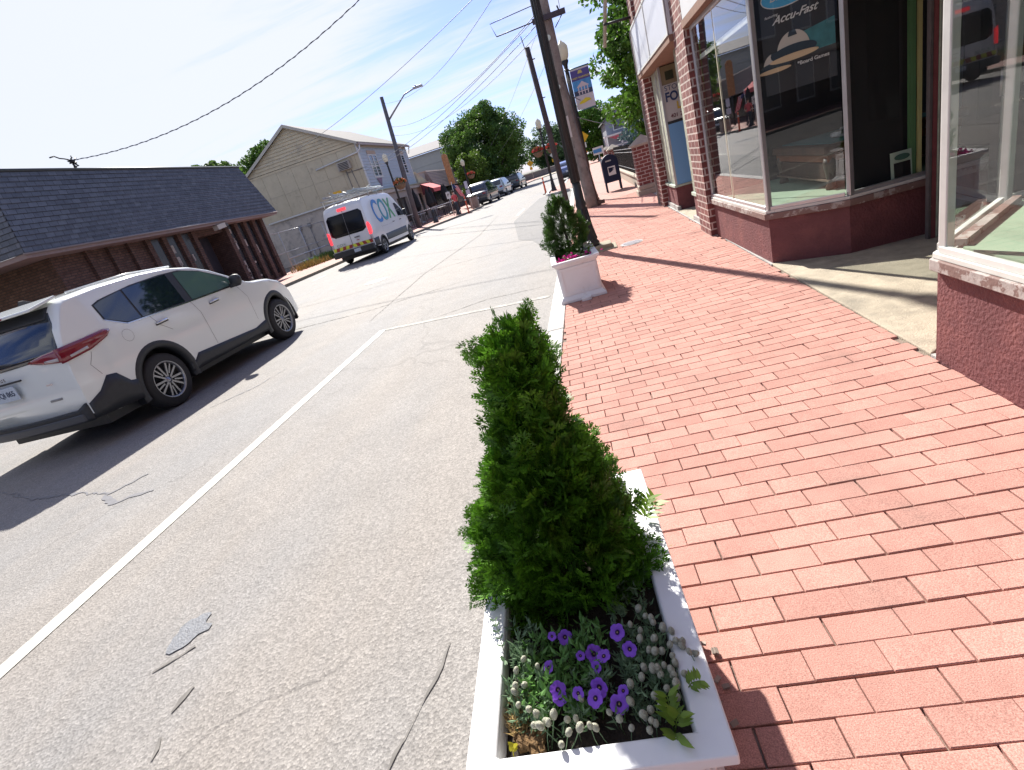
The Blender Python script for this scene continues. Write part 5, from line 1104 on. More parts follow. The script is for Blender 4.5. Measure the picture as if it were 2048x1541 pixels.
MB().b(-.13,-.03,15.11,15.125,1.98,2.5).build('notice_plate',mat('plate_white',(0.5,0.5,0.48),0.5,var=.1),up)
MB().lathe([(.065,0),(.065,.02)],(-.09,15.13,4.3),14,False,'y').lathe([(.05,0),(.05,.02)],(-.10,15.13,3.2),14,False,'y').build('reflector_disc',mat('disc_pale',(0.5,0.6,0.55),0.4),up)
mb=MB().tube([(.27,15.13,.1),(.08,15.13,3.4)],.02,6).rb(.34,15.16,.20,.20,.10,.10); mb.build('conduit',mat('conduit_brown',(0.08,0.05,0.04),0.7),up)
# bare dark pole
bp=thing('bare_pole',(-0.53,14.4,0.12),'slim dark pole cut off at the top beside the kerb, left of the wooden pole','pole')
MB().tube([(-.53,14.4,.0),(-.57,14.4,2.5),(-.62,14.4,4.12)],[.075,.07,.065],10).build('pole',mat('rusty_dark',(0.055,0.045,0.05),0.8,var=.3,vscale=8),bp)
MB().tube([(-.665,14.38,4.05),(-.70,14.38,4.38)],.010,5).rb(-.55,14.38,3.85,.12,.02,.02).rb(-.52,14.38,3.0,.12,.02,.02).build('bracket',BLKM,bp)
# left utility pole with cobra arm
ul=thing('utility_pole',(-11.45,36,0.12),'leaning grey utility pole with a long street light arm in front of the gabled building','utility pole')
MB().tube([(-11.47,36,0.05),(-11.3,36,4),(-11.08,36,8.25)],[.17,.15,.115],14).build('pole',mat('left_pole_wood',(0.105,0.10,0.11),0.9,var=.3,vscale=3,bump=.6,bscale=20),ul)
am=MB().tube([(-11.15,36,6.85),(-10.6,36,7.25),(-9.6,36,7.95),(-8.9,36,8.08)],[.06,.055,.045,.04],8).build('light_arm',mat('arm_grey',(0.22,0.22,0.23),0.5,.3),ul)
MB().rb(-8.62,36,8.10,.62,.24,.12).rb(-8.75,36,8.20,.08,.08,.1).build('light_head',mat('head_grey',(0.36,0.36,0.37),0.5,.2),am,bevel=.02)
# sign posts and small things
def post_sign(x,y,label,panels,h,cat='road sign',name='road_sign',face=None):
    t=thing(name,(x,y,0.1),label,cat); MB().tube([(x,y,0),(x,y,h)],.028,6).build('post',GAL,t)
    for (z,w,hh,m,shape,txt,tm) in panels:
        if shape=='d': p=MB().slab([(x,y-.05,z-hh/2),(x+w/2,y-.05,z),(x,y-.05,z+hh/2),(x-w/2,y-.05,z)],(0,.012,0))
        else: p=MB().b(x-w/2,x+w/2,y-.05,y-.038,z-hh/2,z+hh/2)
        q=p.build('sign_panel',m,t)
        if txt: text_part('sign_text',txt,hh*.62,tm,q,frame_mtx((x,y-.055,z),(1,0,0),(0,0,1)),ext=.002,bold=.004)
    return t
SW=mat('sign_white',(0.58,0.58,0.57),0.5); SY=mat('sign_yellow',(0.62,0.36,0.01),0.5); SB=mat('sign_black',(0.03,0.03,0.03),0.5); SO=mat('sign_orange',(0.6,0.18,0.02),0.5); SBL=mat('sign_blue',(0.05,0.2,0.45),0.5)
post_sign(-9.42,38.4,'white parking sign with a letter P on a thin post by the left kerb',[(1.55,.30,.46,SW,'r','P',SB)],1.85)
post_sign(-8.32,40.1,'pale blue grey double sign on a post beside the orange delineator on the left',[(1.88,.24,.5,mat('sign_lilac',(0.42,0.43,0.52),0.5),'r',None,None),(1.35,.3,.36,mat('sign_lilac',(0.42,0.43,0.52),0.5),'r',None,None)],2.15)
post_sign(0.36,27.0,'yellow diamond warning sign with small white and orange plates on the right sidewalk',[(2.22,.62,.62,SY,'d',None,None),(1.86,.26,.22,SW,'r',None,None),(1.55,.26,.26,SO,'d',None,None)],2.5)
post_sign(-7.1,84.0,'far yellow diamond warning sign beside the stone retaining wall',[(2.45,1.0,1.0,SY,'d','!',SB),(1.75,.4,.4,SY,'r',None,None)],2.9)
post_sign(-3.4,80.0,'far white and yellow street sign seen just left of the bare pole',[(2.6,.8,.8,SW,'d',None,None),(1.9,.5,.4,SY,'r',None,None)],3.0)
post_sign(-.9,56.0,'small orange and black work sign far down the right side',[(1.95,.6,.6,SO,'d',None,None),(1.5,.4,.35,SW,'r',None,None)],2.2)
o=post_sign(1.05,29.5,'small blue and white notice board by the far brick pier',[(1.45,.55,.36,SW,'r',None,None),],1.6,'notice board','notice_board')
MB().b(.80,1.22,29.435,29.445,1.36,1.53).build('blue_patch',SBL,o)
ORG=mat('delineator_orange',(0.62,0.10,0.04),0.55,var=.05)
def delin(x,y,label,h=1.0,z=0):
    t=thing('traffic_delineator',(x,y,z),label,'delineator',group='orange delineator posts at the kerb')
    MB().lathe([(.09,.03),(.055,.12),(.045,h-.08),(.055,h-.03),(.03,h)],(x,y,z),14).build('post',ORG,t)
    MB().lathe([(.047,h*.55),(.047,h*.65)],(x,y,z),14).lathe([(.047,h*.75),(.047,h*.85)],(x,y,z),14).build('reflective_band',SW,t)
    MB().rb(x,y,z+.02,.36,.36,.04).build('base',mat('rubber_base',(0.09,0.03,0.025),0.8),t)
delin(-8.28,38.1,'orange delineator post beside the tan litter bin on the left kerb',1.15)
delin(-2.28,32.7,'orange delineator post by the kerb island near the flower basket lamp on the right',.95)
tb=thing('litter_bin',(-8.25,40.6,.12),'square tan litter bin at the kerb behind the black pickup truck','litter bin')
MB().b(-8.62,-8.02,40.9,41.5,.14,.92).build('bin_body',mat('bin_tan',(0.25,0.19,0.16),0.85,var=.25,vscale=14,bump=.5,bscale=40),tb,bevel=.02)
MB().b(-8.66,-7.98,40.86,41.54,.921,1.02).build('lid',BLKM,tb,bevel=.02)
fg=thing('flag',(-8.95,39.3,1.0),'red and white striped flag hanging from a slanted staff at the restaurant patio','flag')
MB().tube([(-9.3,39.3,.12),(-9.15,39.3,2.35)],.018,6).build('staff',SW,fg)
FR=mat('flag_red',(0.42,0.04,0.06),0.8); FW=mat('flag_white',(0.58,0.57,0.58),0.8)
for k in range(7):
    a=Vector((-9.14+k*.055,39.28,2.15-k*.02)); b_=Vector((-8.62+k*.045-.15,39.26+.04*(k%2),1.25-k*.02)); 
    MB().slab([a,a+Vector((.055,0,-.02)),b_+Vector((.045,0,-.02)),b_],(0,.006,0)).build('stripe',FR if k%2==0 else FW,fg)
MB().slab([(-9.15,39.27,2.16),(-8.97,39.27,2.10),(-8.88,39.27,1.84),(-9.06,39.27,1.88)],(0,-.006,0)).build('canton',mat('flag_blue',(0.03,0.04,0.14),0.8),fg)
# patio: railings, closed umbrellas, tables
UM=mat('umbrella_black',(0.012,0.012,0.014),0.8)
for i,(x,y,h) in enumerate([(-13.1,42.5,2.75),(-12.6,45.5,2.6),(-11.9,42.0,2.45),(-12.0,47.5,2.5),(-11.2,45.0,2.45)]):
    t=thing('patio_umbrella',(x,y,.12),'closed black patio umbrella on the restaurant patio beside the red awning','umbrella',group='closed black patio umbrellas')
    MB().lathe([(.02,.95),(.16,1.0),(.30,1.25),(.22,1.9),(.06,h-.1),(.02,h)],(x,y,.12),9,False).build('canopy',UM,t); MB().tube([(x,y,.12),(x,y,1.1)],.025).lathe([(.25,0),(.25,.07),(.05,.12)],(x,y,.12),12).build('pole',GAL,t)
pr=thing('patio_railing',(-11,40,.12),'black metal patio railing with pale top rail along the left sidewalk','railing')
mb=MB(); mt=MB()
P_=[(-12.9,36.6),(-11.4,37.2),(-10.3,40.5),(-10.3,43.2)]
for i in range(3):
    a,b_=Vector(P_[i]),Vector(P_[i+1]); n=int((b_-a).length/.14)
    for k in range(n): q=a.lerp(b_,k/n); mb.rb(q.x,q.y,.6,.02,.02,.9)
    mt.tube([(*a,1.06),(*b_,1.06)],.03,6); mb.tube([(*a,.2),(*b_,.2)],.02,5)
mb.build('balusters',BLKM,pr); mt.build('top_rail',GAL,pr)
for i,(x,y) in enumerate([(-12.4,39.8),(-11.7,43.6),(-12.7,47.0)]):
    t=thing('patio_table',(x,y,.12),'pale topped patio table behind the black railing','table',group='patio tables behind the railing')
    MB().b(x-.45,x+.45,y-.35,y+.35,.85,.89).build('tabletop',SW,t,bevel=.01); 
    for sx in(-1,1):
        for sy in(-1,1): MB().rb(x+sx*.38,y+sy*.28,.485,.035,.035,.73).build('leg',BLKM,t)
# cast iron bollards
for x,y,l in ((-10.3,36.3,'squat black cast iron bollard on the left sidewalk near the van'),(-9.0,38.0,'squat black cast iron bollard beside the parking sign')):
    t=thing('bollard',(x,y,.12),l,'bollard'); MB().lathe([(.2,0),(.2,.06),(.13,.14),(.10,.6),(.12,.66),(.10,.72),(.09,.82),(.03,.9)],(x,y,.12),14).build('post',CAST,t)
# person
def person(x,y,z,rz,h,label,shirt,pants):
    t=thing('person',(x,y,z),label,'person',rz); LOCALS.add(t.name); s=h/1.75
    J={'pel':(0,0,.95,.13),'sp':(0,0,1.15,.125),'ch':(0,.0,1.36,.15),'nk':(0,.0,1.50,.055),'hd':(0,.02,1.62,.095),'hd2':(0,.02,1.70,.085),
       'lh':(-.09,0,.90,.095),'lk':(-.11,.12,.50,.065),'la':(-.11,.02,.08,.045),'lt':(-.11,.18,.04,.04),'rh':(.09,0,.90,.095),'rk':(.11,-.02,.50,.065),'ra':(.11,-.26,.12,.045),'rt':(.12,-.12,.03,.04),
       'ls':(-.18,0,1.42,.06),'le':(-.25,-.08,1.15,.042),'lw':(-.24,.08,.93,.032),'lf':(-.23,.13,.85,.035),'rs':(.18,0,1.42,.06),'re':(.25,.08,1.16,.042),'rw':(.23,.22,1.0,.032),'rf':(.22,.28,.96,.035)}
    names=list(J); E=[('pel','sp'),('sp','ch'),('ch','nk'),('nk','hd'),('hd','hd2'),('pel','lh'),('lh','lk'),('lk','la'),('la','lt'),('pel','rh'),('rh','rk'),('rk','ra'),('ra','rt'),('ch','ls'),('ls','le'),('le','lw'),('lw','lf'),('ch','rs'),('rs','re'),('re','rw'),('rw','rf')]
    me=bpy.data.meshes.new('body'); me.from_pydata([tuple(c*s for c in J[n][:3]) for n in names],[(names.index(a),names.index(b_)) for a,b_ in E],[])
    o=bpy.data.objects.new('body',me); C.objects.link(o); o.parent=t
    sk=o.modifiers.new('s','SKIN'); sv_=me.skin_vertices[0].data
    for i,n in enumerate(names): sv_[i].radius=(J[n][3]*s,J[n][3]*s*.8)
    sv_[0].use_root=True
    sb=o.modifiers.new('ss','SUBSURF'); sb.levels=2; sb.render_levels=2
    me2=bpy.data.meshes.new_from_object(o.evaluated_get(bpy.context.evaluated_depsgraph_get())) if False else None
    bpy.context.view_layer.update(); me2=bpy.data.meshes.new_from_object(o.evaluated_get(bpy.context.evaluated_depsgraph_get())); o.modifiers.clear(); o.data=me2
    me2.materials.clear(); skn=mat('skin',(0.42,0.25,0.18),0.6)
    for m_ in (skn,shirt,pants): me2.materials.append(m_)
    for p in me2.polygons:
        zc=p.center.z/s; p.material_index=0 if zc>1.50 or (abs(p.center.x)/s>.20 and zc<1.18) else (1 if zc>.95 else 2); p.use_smooth=True
    hr=MB().lathe([(.0,.10),(.07,.085),(.10,.03),(.098,-.04),(.06,-.05)],(0,-.0,1.70*s),14).build('hair',mat('hair_brown',(0.05,0.03,0.02),0.8),t,local=True)
person(-9.15,38.75,.12,0.5,1.62,'person in red shirt and dark trousers walking on the sidewalk by the parking sign',mat('shirt_red',(0.5,0.08,0.09),0.8),mat('trousers_dark',(0.03,0.03,0.05),0.8))
# ---- wires ----
WIR=mat('cable_black',(0.09,0.10,0.13),0.6)
def wire(a,b_,sag,r,label,twist=False,name='overhead_cable',grp=None):
    a=Vector(a);b_=Vector(b_); n=40; pts=[]
    for k in range(n+1):
        t=k/n; p=a.lerp(b_,t); p.z-=sag*4*t*(1-t); pts.append(p)
    mb=MB().tube(pts,r,5)
    if twist:
        n=260; q=[]
        for k in range(n+1):
            t=k/n; p=a.lerp(b_,t); p.z-=sag*4*t*(1-t); q.append(p+Vector((math.sin(k*.9)*r*1.5,0,math.cos(k*.9)*r*1.5)))
        mb.tube(q,r*.8,5)
    o=mb.build(name,WIR); return tag(o,label,'cable',grp)
wire((-16.5,17.35,6.15),(0.0,15.2,8.3),1.25,.011,'thick twisted cable crossing the sky from the shingle roof mast to the wooden pole',True)
wire((-22.8,37.9,7.1),(0.0,15.2,6.3),.75,.010,'long cable crossing the gable wall and rising to the top of the photo')
wire((-11.1,36,7.9),(0.0,15.2,6.4),.9,.009,'sagging cable from the top of the left utility pole',grp=None)
wire((-11.1,36,6.5),(-.05,15.2,5.0),.7,.010,'thin sagging wire leaving the left utility pole below its light arm')
wire((-11.15,36,6.0),(-.05,15.2,4.6),.7,.008,'lowest thin wire leaving the left utility pole')
wire((-14.7,37.9,4.95),(0.0,15.2,4.95),.55,.010,'doubled service wire from the gabled building wall, upper strand',grp='pair of service wires to the gabled building')
wire((-14.7,37.9,4.75),(0.0,15.2,4.80),.60,.010,'doubled service wire from the gabled building wall, lower strand',grp='pair of service wires to the gabled building')
wire((-.25,15.12,4.78),(-.8,2,7.2),.1,.006,'fine wire from the crossarm running up towards the viewer, left one')
wire((.33,15.12,4.8),(.15,2,7.2),.1,.006,'fine wire from the crossarm running up towards the viewer, right one')
for i,(z,x2) in enumerate(((3.7,-14),(4.6,-15))):
    wire((-.1,17,z+.6),(x2,90,z+1.4),.8,.005,'thin dark wires fanning out behind the bare pole',grp='thin wires fanning out down the street')
wire((.2,15.3,2.9),(5.5,60,4.0),.3,.012,'pale wire crossing in front of the grey house, upper'); wire((.2,15.3,2.4),(5.5,60,3.4),.3,.012,'pale wire crossing in front of the grey house, lower')
# ---- far end of the street ----
RWS=brick_mat('retaining_stone',(0.14,0.12,0.12),(0.20,0.17,0.16),(0.10,0.09,0.09),bw=0.8,bh=.3,mw=.03,bump=.6,var=.3)
rw=thing('retaining_wall',(-6,100,0),'long low dark stone retaining wall with pale coping at the end of the street','wall')
A,B_=(-15,82),(6,118); d=(Vector(B_)-Vector(A)).normalized(); n=Vector((-d.y,d.x))*.5
MB().prism([A,B_,(B_[0]+n.x,B_[1]+n.y),(A[0]+n.x,A[1]+n.y)],0,1.05).build('wall',RWS,rw); n2=n*1.1
MB().prism([(A[0]-n.x*.1,A[1]-n.y*.1),(B_[0]-n.x*.1,B_[1]-n.y*.1),(B_[0]+n2.x,B_[1]+n2.y),(A[0]+n2.x,A[1]+n2.y)],1.051,1.17).build('coping',mat('coping_pale',(0.42,0.40,0.36),0.8,var=.1),rw)
struct('far_lawn',MB().prism([(A[0]+n2.x,A[1]+n2.y),(B_[0]+n2.x,B_[1]+n2.y),(30,160),(-45,160),(-45,82)],0,1.0),GRASS)
struct('side_lawn_right',MB().prism([(2.75,16),(14,16),(20,100),(7,100),(3,41)],0,.10),GRASS)
struct('far_sidewalk',MB().prism([(A[0]-n.x*.2,A[1]-n.y*.2),(B_[0]-n.x*.2,B_[1]-n.y*.2),(B_[0]+2,B_[1]-5),(-8.2,79)],0,.10),mat('far_concrete',(0.36,0.31,0.24),0.9,var=.1))
def house(x0,x1,y0,y1,h,rh,wallm,roofm,label,wins=(),name='house',gable='y',base=.1):
    t=thing(name,((x0+x1)/2,y0,base),label,'house'); w_=MB().b(x0,x1,y0,y1,base,h).build('wall',wallm,t); xm=(x0+x1)/2
    MB().add([(x0,y0,h),(x1,y0,h),(xm,y0,h+rh),(x0,y1,h),(x1,y1,h),(xm,y1,h+rh)],[(0,1,2),(3,5,4)]).build('gable',wallm,t)
    for s in(-1,1):
        xe=x0-.3 if s<0 else x1+.3
        MB().slab([(xe,y0-.3,h-.1),(xm,y0-.3,h+rh),(xm,y1+.3,h+rh),(xe,y1+.3,h-.1)],(0,0,.12)).build('roof',roofm,t)
    for (wx,wz,ww,wh_) in wins:
        f=MB().b(wx-ww/2-.1,wx+ww/2+.1,y0-.05,y0-.01,wz-.1,wz+wh_+.1).build('window',TRM,t); MB().b(wx-ww/2,wx+ww/2,y0-.07,y0-.051,wz,wz+wh_).build('pane',WG,f)
    return t
hs=house(3.4,11,62,72,3.9,2.6,mat('house_bluegrey',(0.20,0.22,0.27),0.8,var=.1),mat('house_roof',(0.14,0.14,0.15),0.9,var=.1),'grey blue house with steep gable and white porch behind the fence on the right',[(4.8,2.9,1.1,1.2),(7.4,2.9,1.1,1.2),(5.5,4.7,.8,.9)])
MB().b(3.0,8,60.2,61.9,.1,.6).b(3.0,8,60.1,61.9,2.35,2.5).b(3.0,8,60.15,60.2,1.3,1.4).build('porch',TRM,hs)
for x in(3.1,4.7,6.3,7.9): MB().b(x-.08,x+.08,60.15,60.3,.61,2.34).build('porch_post',TRM,hs)
MB().slab([(3.5,60.1,2.3),(5.0,60.1,2.3),(4.25,60.1,1.85)],(0,-.02,0)).build('bunting',mat('bunting_red',(0.4,0.1,0.12),0.8,var=.6,vscale=5),hs)
house(-8,0,122,132,4.0,2.2,mat('far_house_white',(0.5,0.5,0.5),0.8),mat('far_roof_slate',(0.20,0.25,0.28),0.9),'pale house with slate blue roof far beyond the retaining wall',[(-6,2.5,1,1),(-3.5,2.5,1,1),(-1.2,2.5,1,1)],base=1.0)

# buildings and trees behind the viewer, seen only as reflections in the shop glass
def backblock(x0,x1,y0,y1,h,wallm,label,face='x'):
    t=thing('row_building',((x0+x1)/2,(y0+y1)/2,0),label,'building'); MB().b(x0,x1,y0,y1,0,h).build('wall',wallm,t)
    MB().b(x0-.2,x1+.3,y0-.2,y1+.2,h+.003,h+.35).build('cornice',TRM,t)
    y=y0+1
    while y<y1-1.6:
        for z in (0.9,4.2): 
            if z+2<h: f=MB().b(x1+.003,x1+.05,y-.1,y+1.3,z-.1,z+2.0).build('window',TRM,t); MB().b(x1+.051,x1+.06,y,y+1.2,z,z+1.9).build('pane',WG,f)
        y+=2.6
    MB().b(x1,x1+1.8,y0,y1,2.75,2.95).build('porch_roof',mat('porch_tan',(0.36,0.31,0.22),.8),t)
    return t
backblock(-32,-16.5,-34,-6,7.2,mat('back_brown',(0.12,0.09,0.07),.9,var=.2),'two storey brown building mirrored in the angled shop window')
backblock(-30,-17.5,-4,9.0,5.5,mat('back_tan',(0.30,0.26,0.19),.9,var=.2),'low tan building south of the shingle roofed building, across the road')
backblock(-12,3,-70,-60,9,mat('back_grey',(0.2,0.2,0.21),.9,var=.2),'grey building closing the road far behind the viewer, mirrored in the shop glass')
# ================= TREES =================
def leafmat(name,c,isl=.35,subs=.35,rough=.55,stain=None): return mat(name,c,rough,island=isl,subs=subs,var=.22,vscale=.9,stain=stain,stscale=.35,strange=(.5,.65),spec=.35)
BARK=mat('bark',(0.075,0.06,0.05),0.95,var=.3,vscale=6,bump=.8,bscale=20)
def tree(x,y,z0,crown,nclump,nleaf,lsize,m,label,trunk_r=.3,cr=.55,name='tree',cat='tree',lobes=True,cut=None,seed=1,trunks=1):
    global rng
    save=rng; rng=np.random.default_rng(seed)
    cx_,cy_,cz_,rx,ry,rz=crown; t=thing(name,(x,y,z0),label,cat)
    mb=MB(); r2=random.Random(seed)
    for q in range(trunks):
        xo=x+(q-(trunks-1)/2)*.9; top=Vector((cx_+(q-(trunks-1)/2)*1.2,cy_,cz_-.1*rz)); fork=Vector((xo+(cx_-x)*.25,y,z0+max(.4,(cz_-rz-z0)*.85)))
        mb.tube([(xo,y,z0-.1),(xo,y,z0+.3),fork,top],[trunk_r*1.35,trunk_r,trunk_r*.8,trunk_r*.25],10)
        for k in range(7):
            a=r2.uniform(0,6.28); e=Vector((cx_+rx*.75*math.cos(a),cy_+ry*.75*math.sin(a),cz_+rz*r2.uniform(-.5,.6))); s_=fork.lerp(top,r2.uniform(0,.5)); mid=s_.lerp(e,.5)+Vector((0,0,.1*rz))
            mb.tube([s_,mid,e],[trunk_r*.4,trunk_r*.22,trunk_r*.06],6)
    mb.build('trunk',BARK,t)
    # clump centres: a lumpy ellipsoid shell with some inside
    d=rng.normal(size=(nclump,3)); d/=np.linalg.norm(d,axis=1)[:,None]; rad=rng.uniform(.45,1,(nclump,1))**.5
    lump=1+.16*np.sin(d[:,:1]*5+seed)*np.cos(d[:,2:]*4+seed*2)+.12*np.sin(d[:,1:2]*7+d[:,2:]*5); cc=d*rad*lump*np.array([rx,ry,rz])*0.88+np.array([cx_,cy_,cz_])
    per=nleaf//nclump; cs=cr*rng.uniform(.6,1.4,(nclump,1,1)); g=rng.normal(size=(nclump,per,3)); g/=np.linalg.norm(g,axis=2)[:,:,None]; g*=rng.uniform(.3,1,(nclump,per,1))**.45
    pts=(cc[:,None,:]+g*cs*np.array([1,1,.75])).reshape(-1,3)
    if cut is not None: pts=pts[cut(pts)]
    V,F=leaves(pts,lsize); npmesh('crown',V,F,m,t); rng=save; return t
G1=leafmat('leaf_green_big',(0.085,0.165,0.025),stain=(0.038,0.10,0.04)); G2=leafmat('leaf_green_maple',(0.09,0.20,0.022),stain=(0.05,0.11,0.025)); G3=leafmat('leaf_green_back',(0.075,0.135,0.028)); G4=leafmat('leaf_blue_spruce',(0.055,0.10,0.105)); G5=leafmat('leaf_lime',(0.10,0.17,0.025)); G6=leafmat('leaf_far_soft',(0.09,0.15,0.06))
tree(-10.0,66,.1,(-10.7,66,5.5,5.1,4.6,4.4),230,60000,.24,G1,'large dense dark green tree shading the parked cars on the left',.38,.95,seed=3,trunks=2)
tree(-12.2,56.5,.1,(-10.9,57.5,3.3,1.9,1.9,2.0),60,9000,.20,G5,'smaller bright green tree in front of the large dark tree',.12,.5,seed=5)
tree(-41,62,0,(-41,62,8.8,4.6,4,4.2),120,20000,.34,G3,'round green treetop behind the shingle roof, left one of two',.4,.9,seed=6)
tree(-35,63,0,(-34.6,63,9.1,4.0,4,4.4),120,20000,.34,G1,'darker green treetop between the shingle roof and the gabled building',.4,.9,seed=7)
tree(4.0,19,.1,(3.95,19,4.1,2.85,2.6,4.3),330,68000,.15,G2,'leafy maple tree overhanging the fence next to the brick building',.22,.55,seed=8)
tree(2.6,75,.1,(2.5,75,3.9,2.6,2.6,3.9),110,16000,.26,G2,'bright green tree beyond the iron fence at the far right of the street',.2,.8,seed=9)
tree(-3,112,1.0,(-5.5,118,5,5,4,4.4),80,10000,.40,G6,'soft pale green tree beyond the retaining wall at the end of the street',.3,1.2,seed=10)
tree(-14,104,1.0,(-14,104,5,5,4,4.2),80,10000,.40,G3,'green tree on the lawn above the retaining wall behind the big tree',.3,1.2,seed=12)
tree(4,125,1.0,(5,128,5,6,4,5),80,9000,.45,G6,'hazy green tree far behind the yellow sign on the right',.3,1.2,seed=13)
# blue spruce
def spruce(x,y,h,r,label):
    t=thing('spruce_tree',(x,y,.1),label,'tree'); MB().tube([(x,y,0),(x,y,h*.95)],[.14,.03],8).build('trunk',BARK,t)
    n=9000; u=rng.uniform(0,1,n)**.75; z=.5+(h-.5)*(1-u); a=rng.uniform(0,6.28,n); lay=1+.22*np.sin(z*6.5); rr_=r*u*lay*rng.uniform(.35,1,n)**.4
    V,F=leaves(np.stack([x+rr_*np.cos(a),y+rr_*np.sin(a),z-rr_*.18],1),.16); npmesh('crown',V,F,G4,t)
spruce(4.6,34,6.4,2.6,'blue green spruce behind the brick fence piers'); 
# hedge/shrub by pier
# ================= PLANTERS =================
PLW=mat('planter_white',(0.76,0.77,0.79),0.38,var=.04,vscale=5,stain=(0.47,0.45,0.41),stscale=7,strange=(.60,.80),spec=.4,bump=.06,bscale=25)
SOIL=mat('soil',(0.022,0.016,0.011),0.95,var=.5,vscale=60,bump=1.0,bscale=80,stain=(0.07,0.045,0.025),stscale=22,strange=(.58,.7))
def planter(name,label,cx_,cy_,rz,w,d,h,zb):
    # local frame: centre at origin, z up from zb
    t=thing(name,(cx_,cy_,zb),label,'planter',rz); LOCALS.add(t.name)
    hw,hd=w/2,d/2
    def ring(a,b_,z): return [(-a,-b_,z),(a,-b_,z),(a,b_,z),(-a,b_,z)]
    lv=[(hw-.004,hd-.004,0.0),(hw-.004,hd-.004,.028),(hw-.030,hd-.030,.060),(hw-.042,hd-.042,.070),(hw-.046,hd-.046,h-.075),(hw-.030,hd-.030,h-.055),(hw-.012,hd-.012,h-.030),(hw,hd,h-.026),(hw,hd,h),(hw-.056,hd-.046,h),(hw-.060,hd-.050,h-.012),(hw-.062,hd-.052,h-.10)]
    V=[];F=[]
    for a,b_,z in lv: V+=ring(a,b_,z)
    for i in range(len(lv)-1):
        for k in range(4): F.append((i*4+k,i*4+(k+1)%4,(i+1)*4+(k+1)%4,(i+1)*4+k))
    F.append((3,2,1,0)); MB().add(V,F).build('box',PLW,t,local=True,bevel=.004)
    # raised panel frames on each side
    z0,z1=.10,h-.105
    for ax in (0,1):
        for s in(-1,1):
            e=(hd if ax==0 else hw)-.045; half=(hw if ax==0 else hd)-.085
            def bx(u0,u1,a,b_,th): 
                if ax==0: lo_,hi_=sorted((s*e,s*(e+th))); return (u0,u1,lo_,hi_,a,b_)
                lo_,hi_=sorted((s*e,s*(e+th))); return (lo_,hi_,u0,u1,a,b_)
            f=MB()
            for (u0,u1,a,b_) in ((-half-.028,half+.028,z1,z1+.03),(-half-.028,half+.028,z0-.03,z0),(-half-.028,-half,z0,z1),(half,half+.028,z0,z1)): f.b(*bx(u0,u1,a,b_,.010))
            f.build('panel_moulding',PLW,t,local=True,bevel=.003)
    s_=MB(); n=14; V=[];F=[]
    for i in range(n+1):
        for j in range(n+1):
            u=-1+2*i/n;v=-1+2*j/n; V.append((u*(hw-.060),v*(hd-.050),h-.055+.012*math.sin(u*9+v*4)+.008*math.cos(v*13)+(.0)))
    for i in range(n):
        for j in range(n): F.append((i*(n+1)+j,(i+1)*(n+1)+j,(i+1)*(n+1)+j+1,i*(n+1)+j+1))
    s_.add(V,F,True).build('soil',SOIL,t,local=True)
    return t
PR=R(4.2); PW_,PD_,PH_=.476,.87,.44
# near planter: near-left rim corner (-.43,.56), near right (.046,.57)
ax=Vector((math.cos(PR),math.sin(PR))); ay=Vector((-math.sin(PR),math.cos(PR)))
nr=Vector((.046,.562)); pc_=nr-ax*PW_/2+ay*PD_/2
planter('planter','large white rectangular planter in the foreground with tall green shrub and purple flowers',pc_.x,pc_.y,PR,PW_,PD_,PH_,.12)
pf=planter('planter','white panelled planter further along the kerb with a small conical shrub and pink flowers',-.29,5.91,R(4.5),.50,.96,.44,.12)
MB().b(-.03,.075,-.545,-.47,-.0,.03).build('drain_tab',PLW,pf,local=True,bevel=.004)
# arborvitae sprays
def spray_template(seed,L_=1.0,nb=9):
    r_=random.Random(seed); V=[];F=[];T=[]
    def leaf(px,py,pz,dx,dy,l,w,zz):
        o=len(V); nx,ny=-dy,dx
        V.extend([(px,py,pz),(px+dx*l*.45+nx*w,py+dy*l*.45+ny*w,pz+zz*.4),(px+dx*l,py+dy*l,pz+zz),(px+dx*l*.45-nx*w,py+dy*l*.45-ny*w,pz+zz*.4)]); F.append((o,o+1,o+2,o+3))
    leaf(0,0,0,0.02,1,1.0*L_,.014,0.05)
    for k in range(nb):
        t=.18+.74*k/nb; s=1 if k%2 else -1; a=R(90-s*r_.uniform(32,46)); l=(.48-.30*t)*r_.uniform(.8,1.2)*L_; dx,dy=math.cos(a),math.sin(a); z=r_.uniform(-.05,.08)
        leaf(0,t*L_,.02,dx,dy,l,.023*L_,z)
        for j in range(3):
            tt=.3+.26*j
            for s2 in (1,-1):
                a2=a+s2*R(34); leaf(dx*l*tt,t*L_+dy*l*tt,.02+z*tt,math.cos(a2),math.sin(a2),l*(.46-.1*j),.022*L_,z*.4)
    leaf(0,.86,0.03,-.3,.95,.22,.026,0); leaf(0,.86,0.03,.3,.95,.22,.026,0)
    return np.array(V),np.array(F)
TPL=[spray_template(i) for i in range(5)]
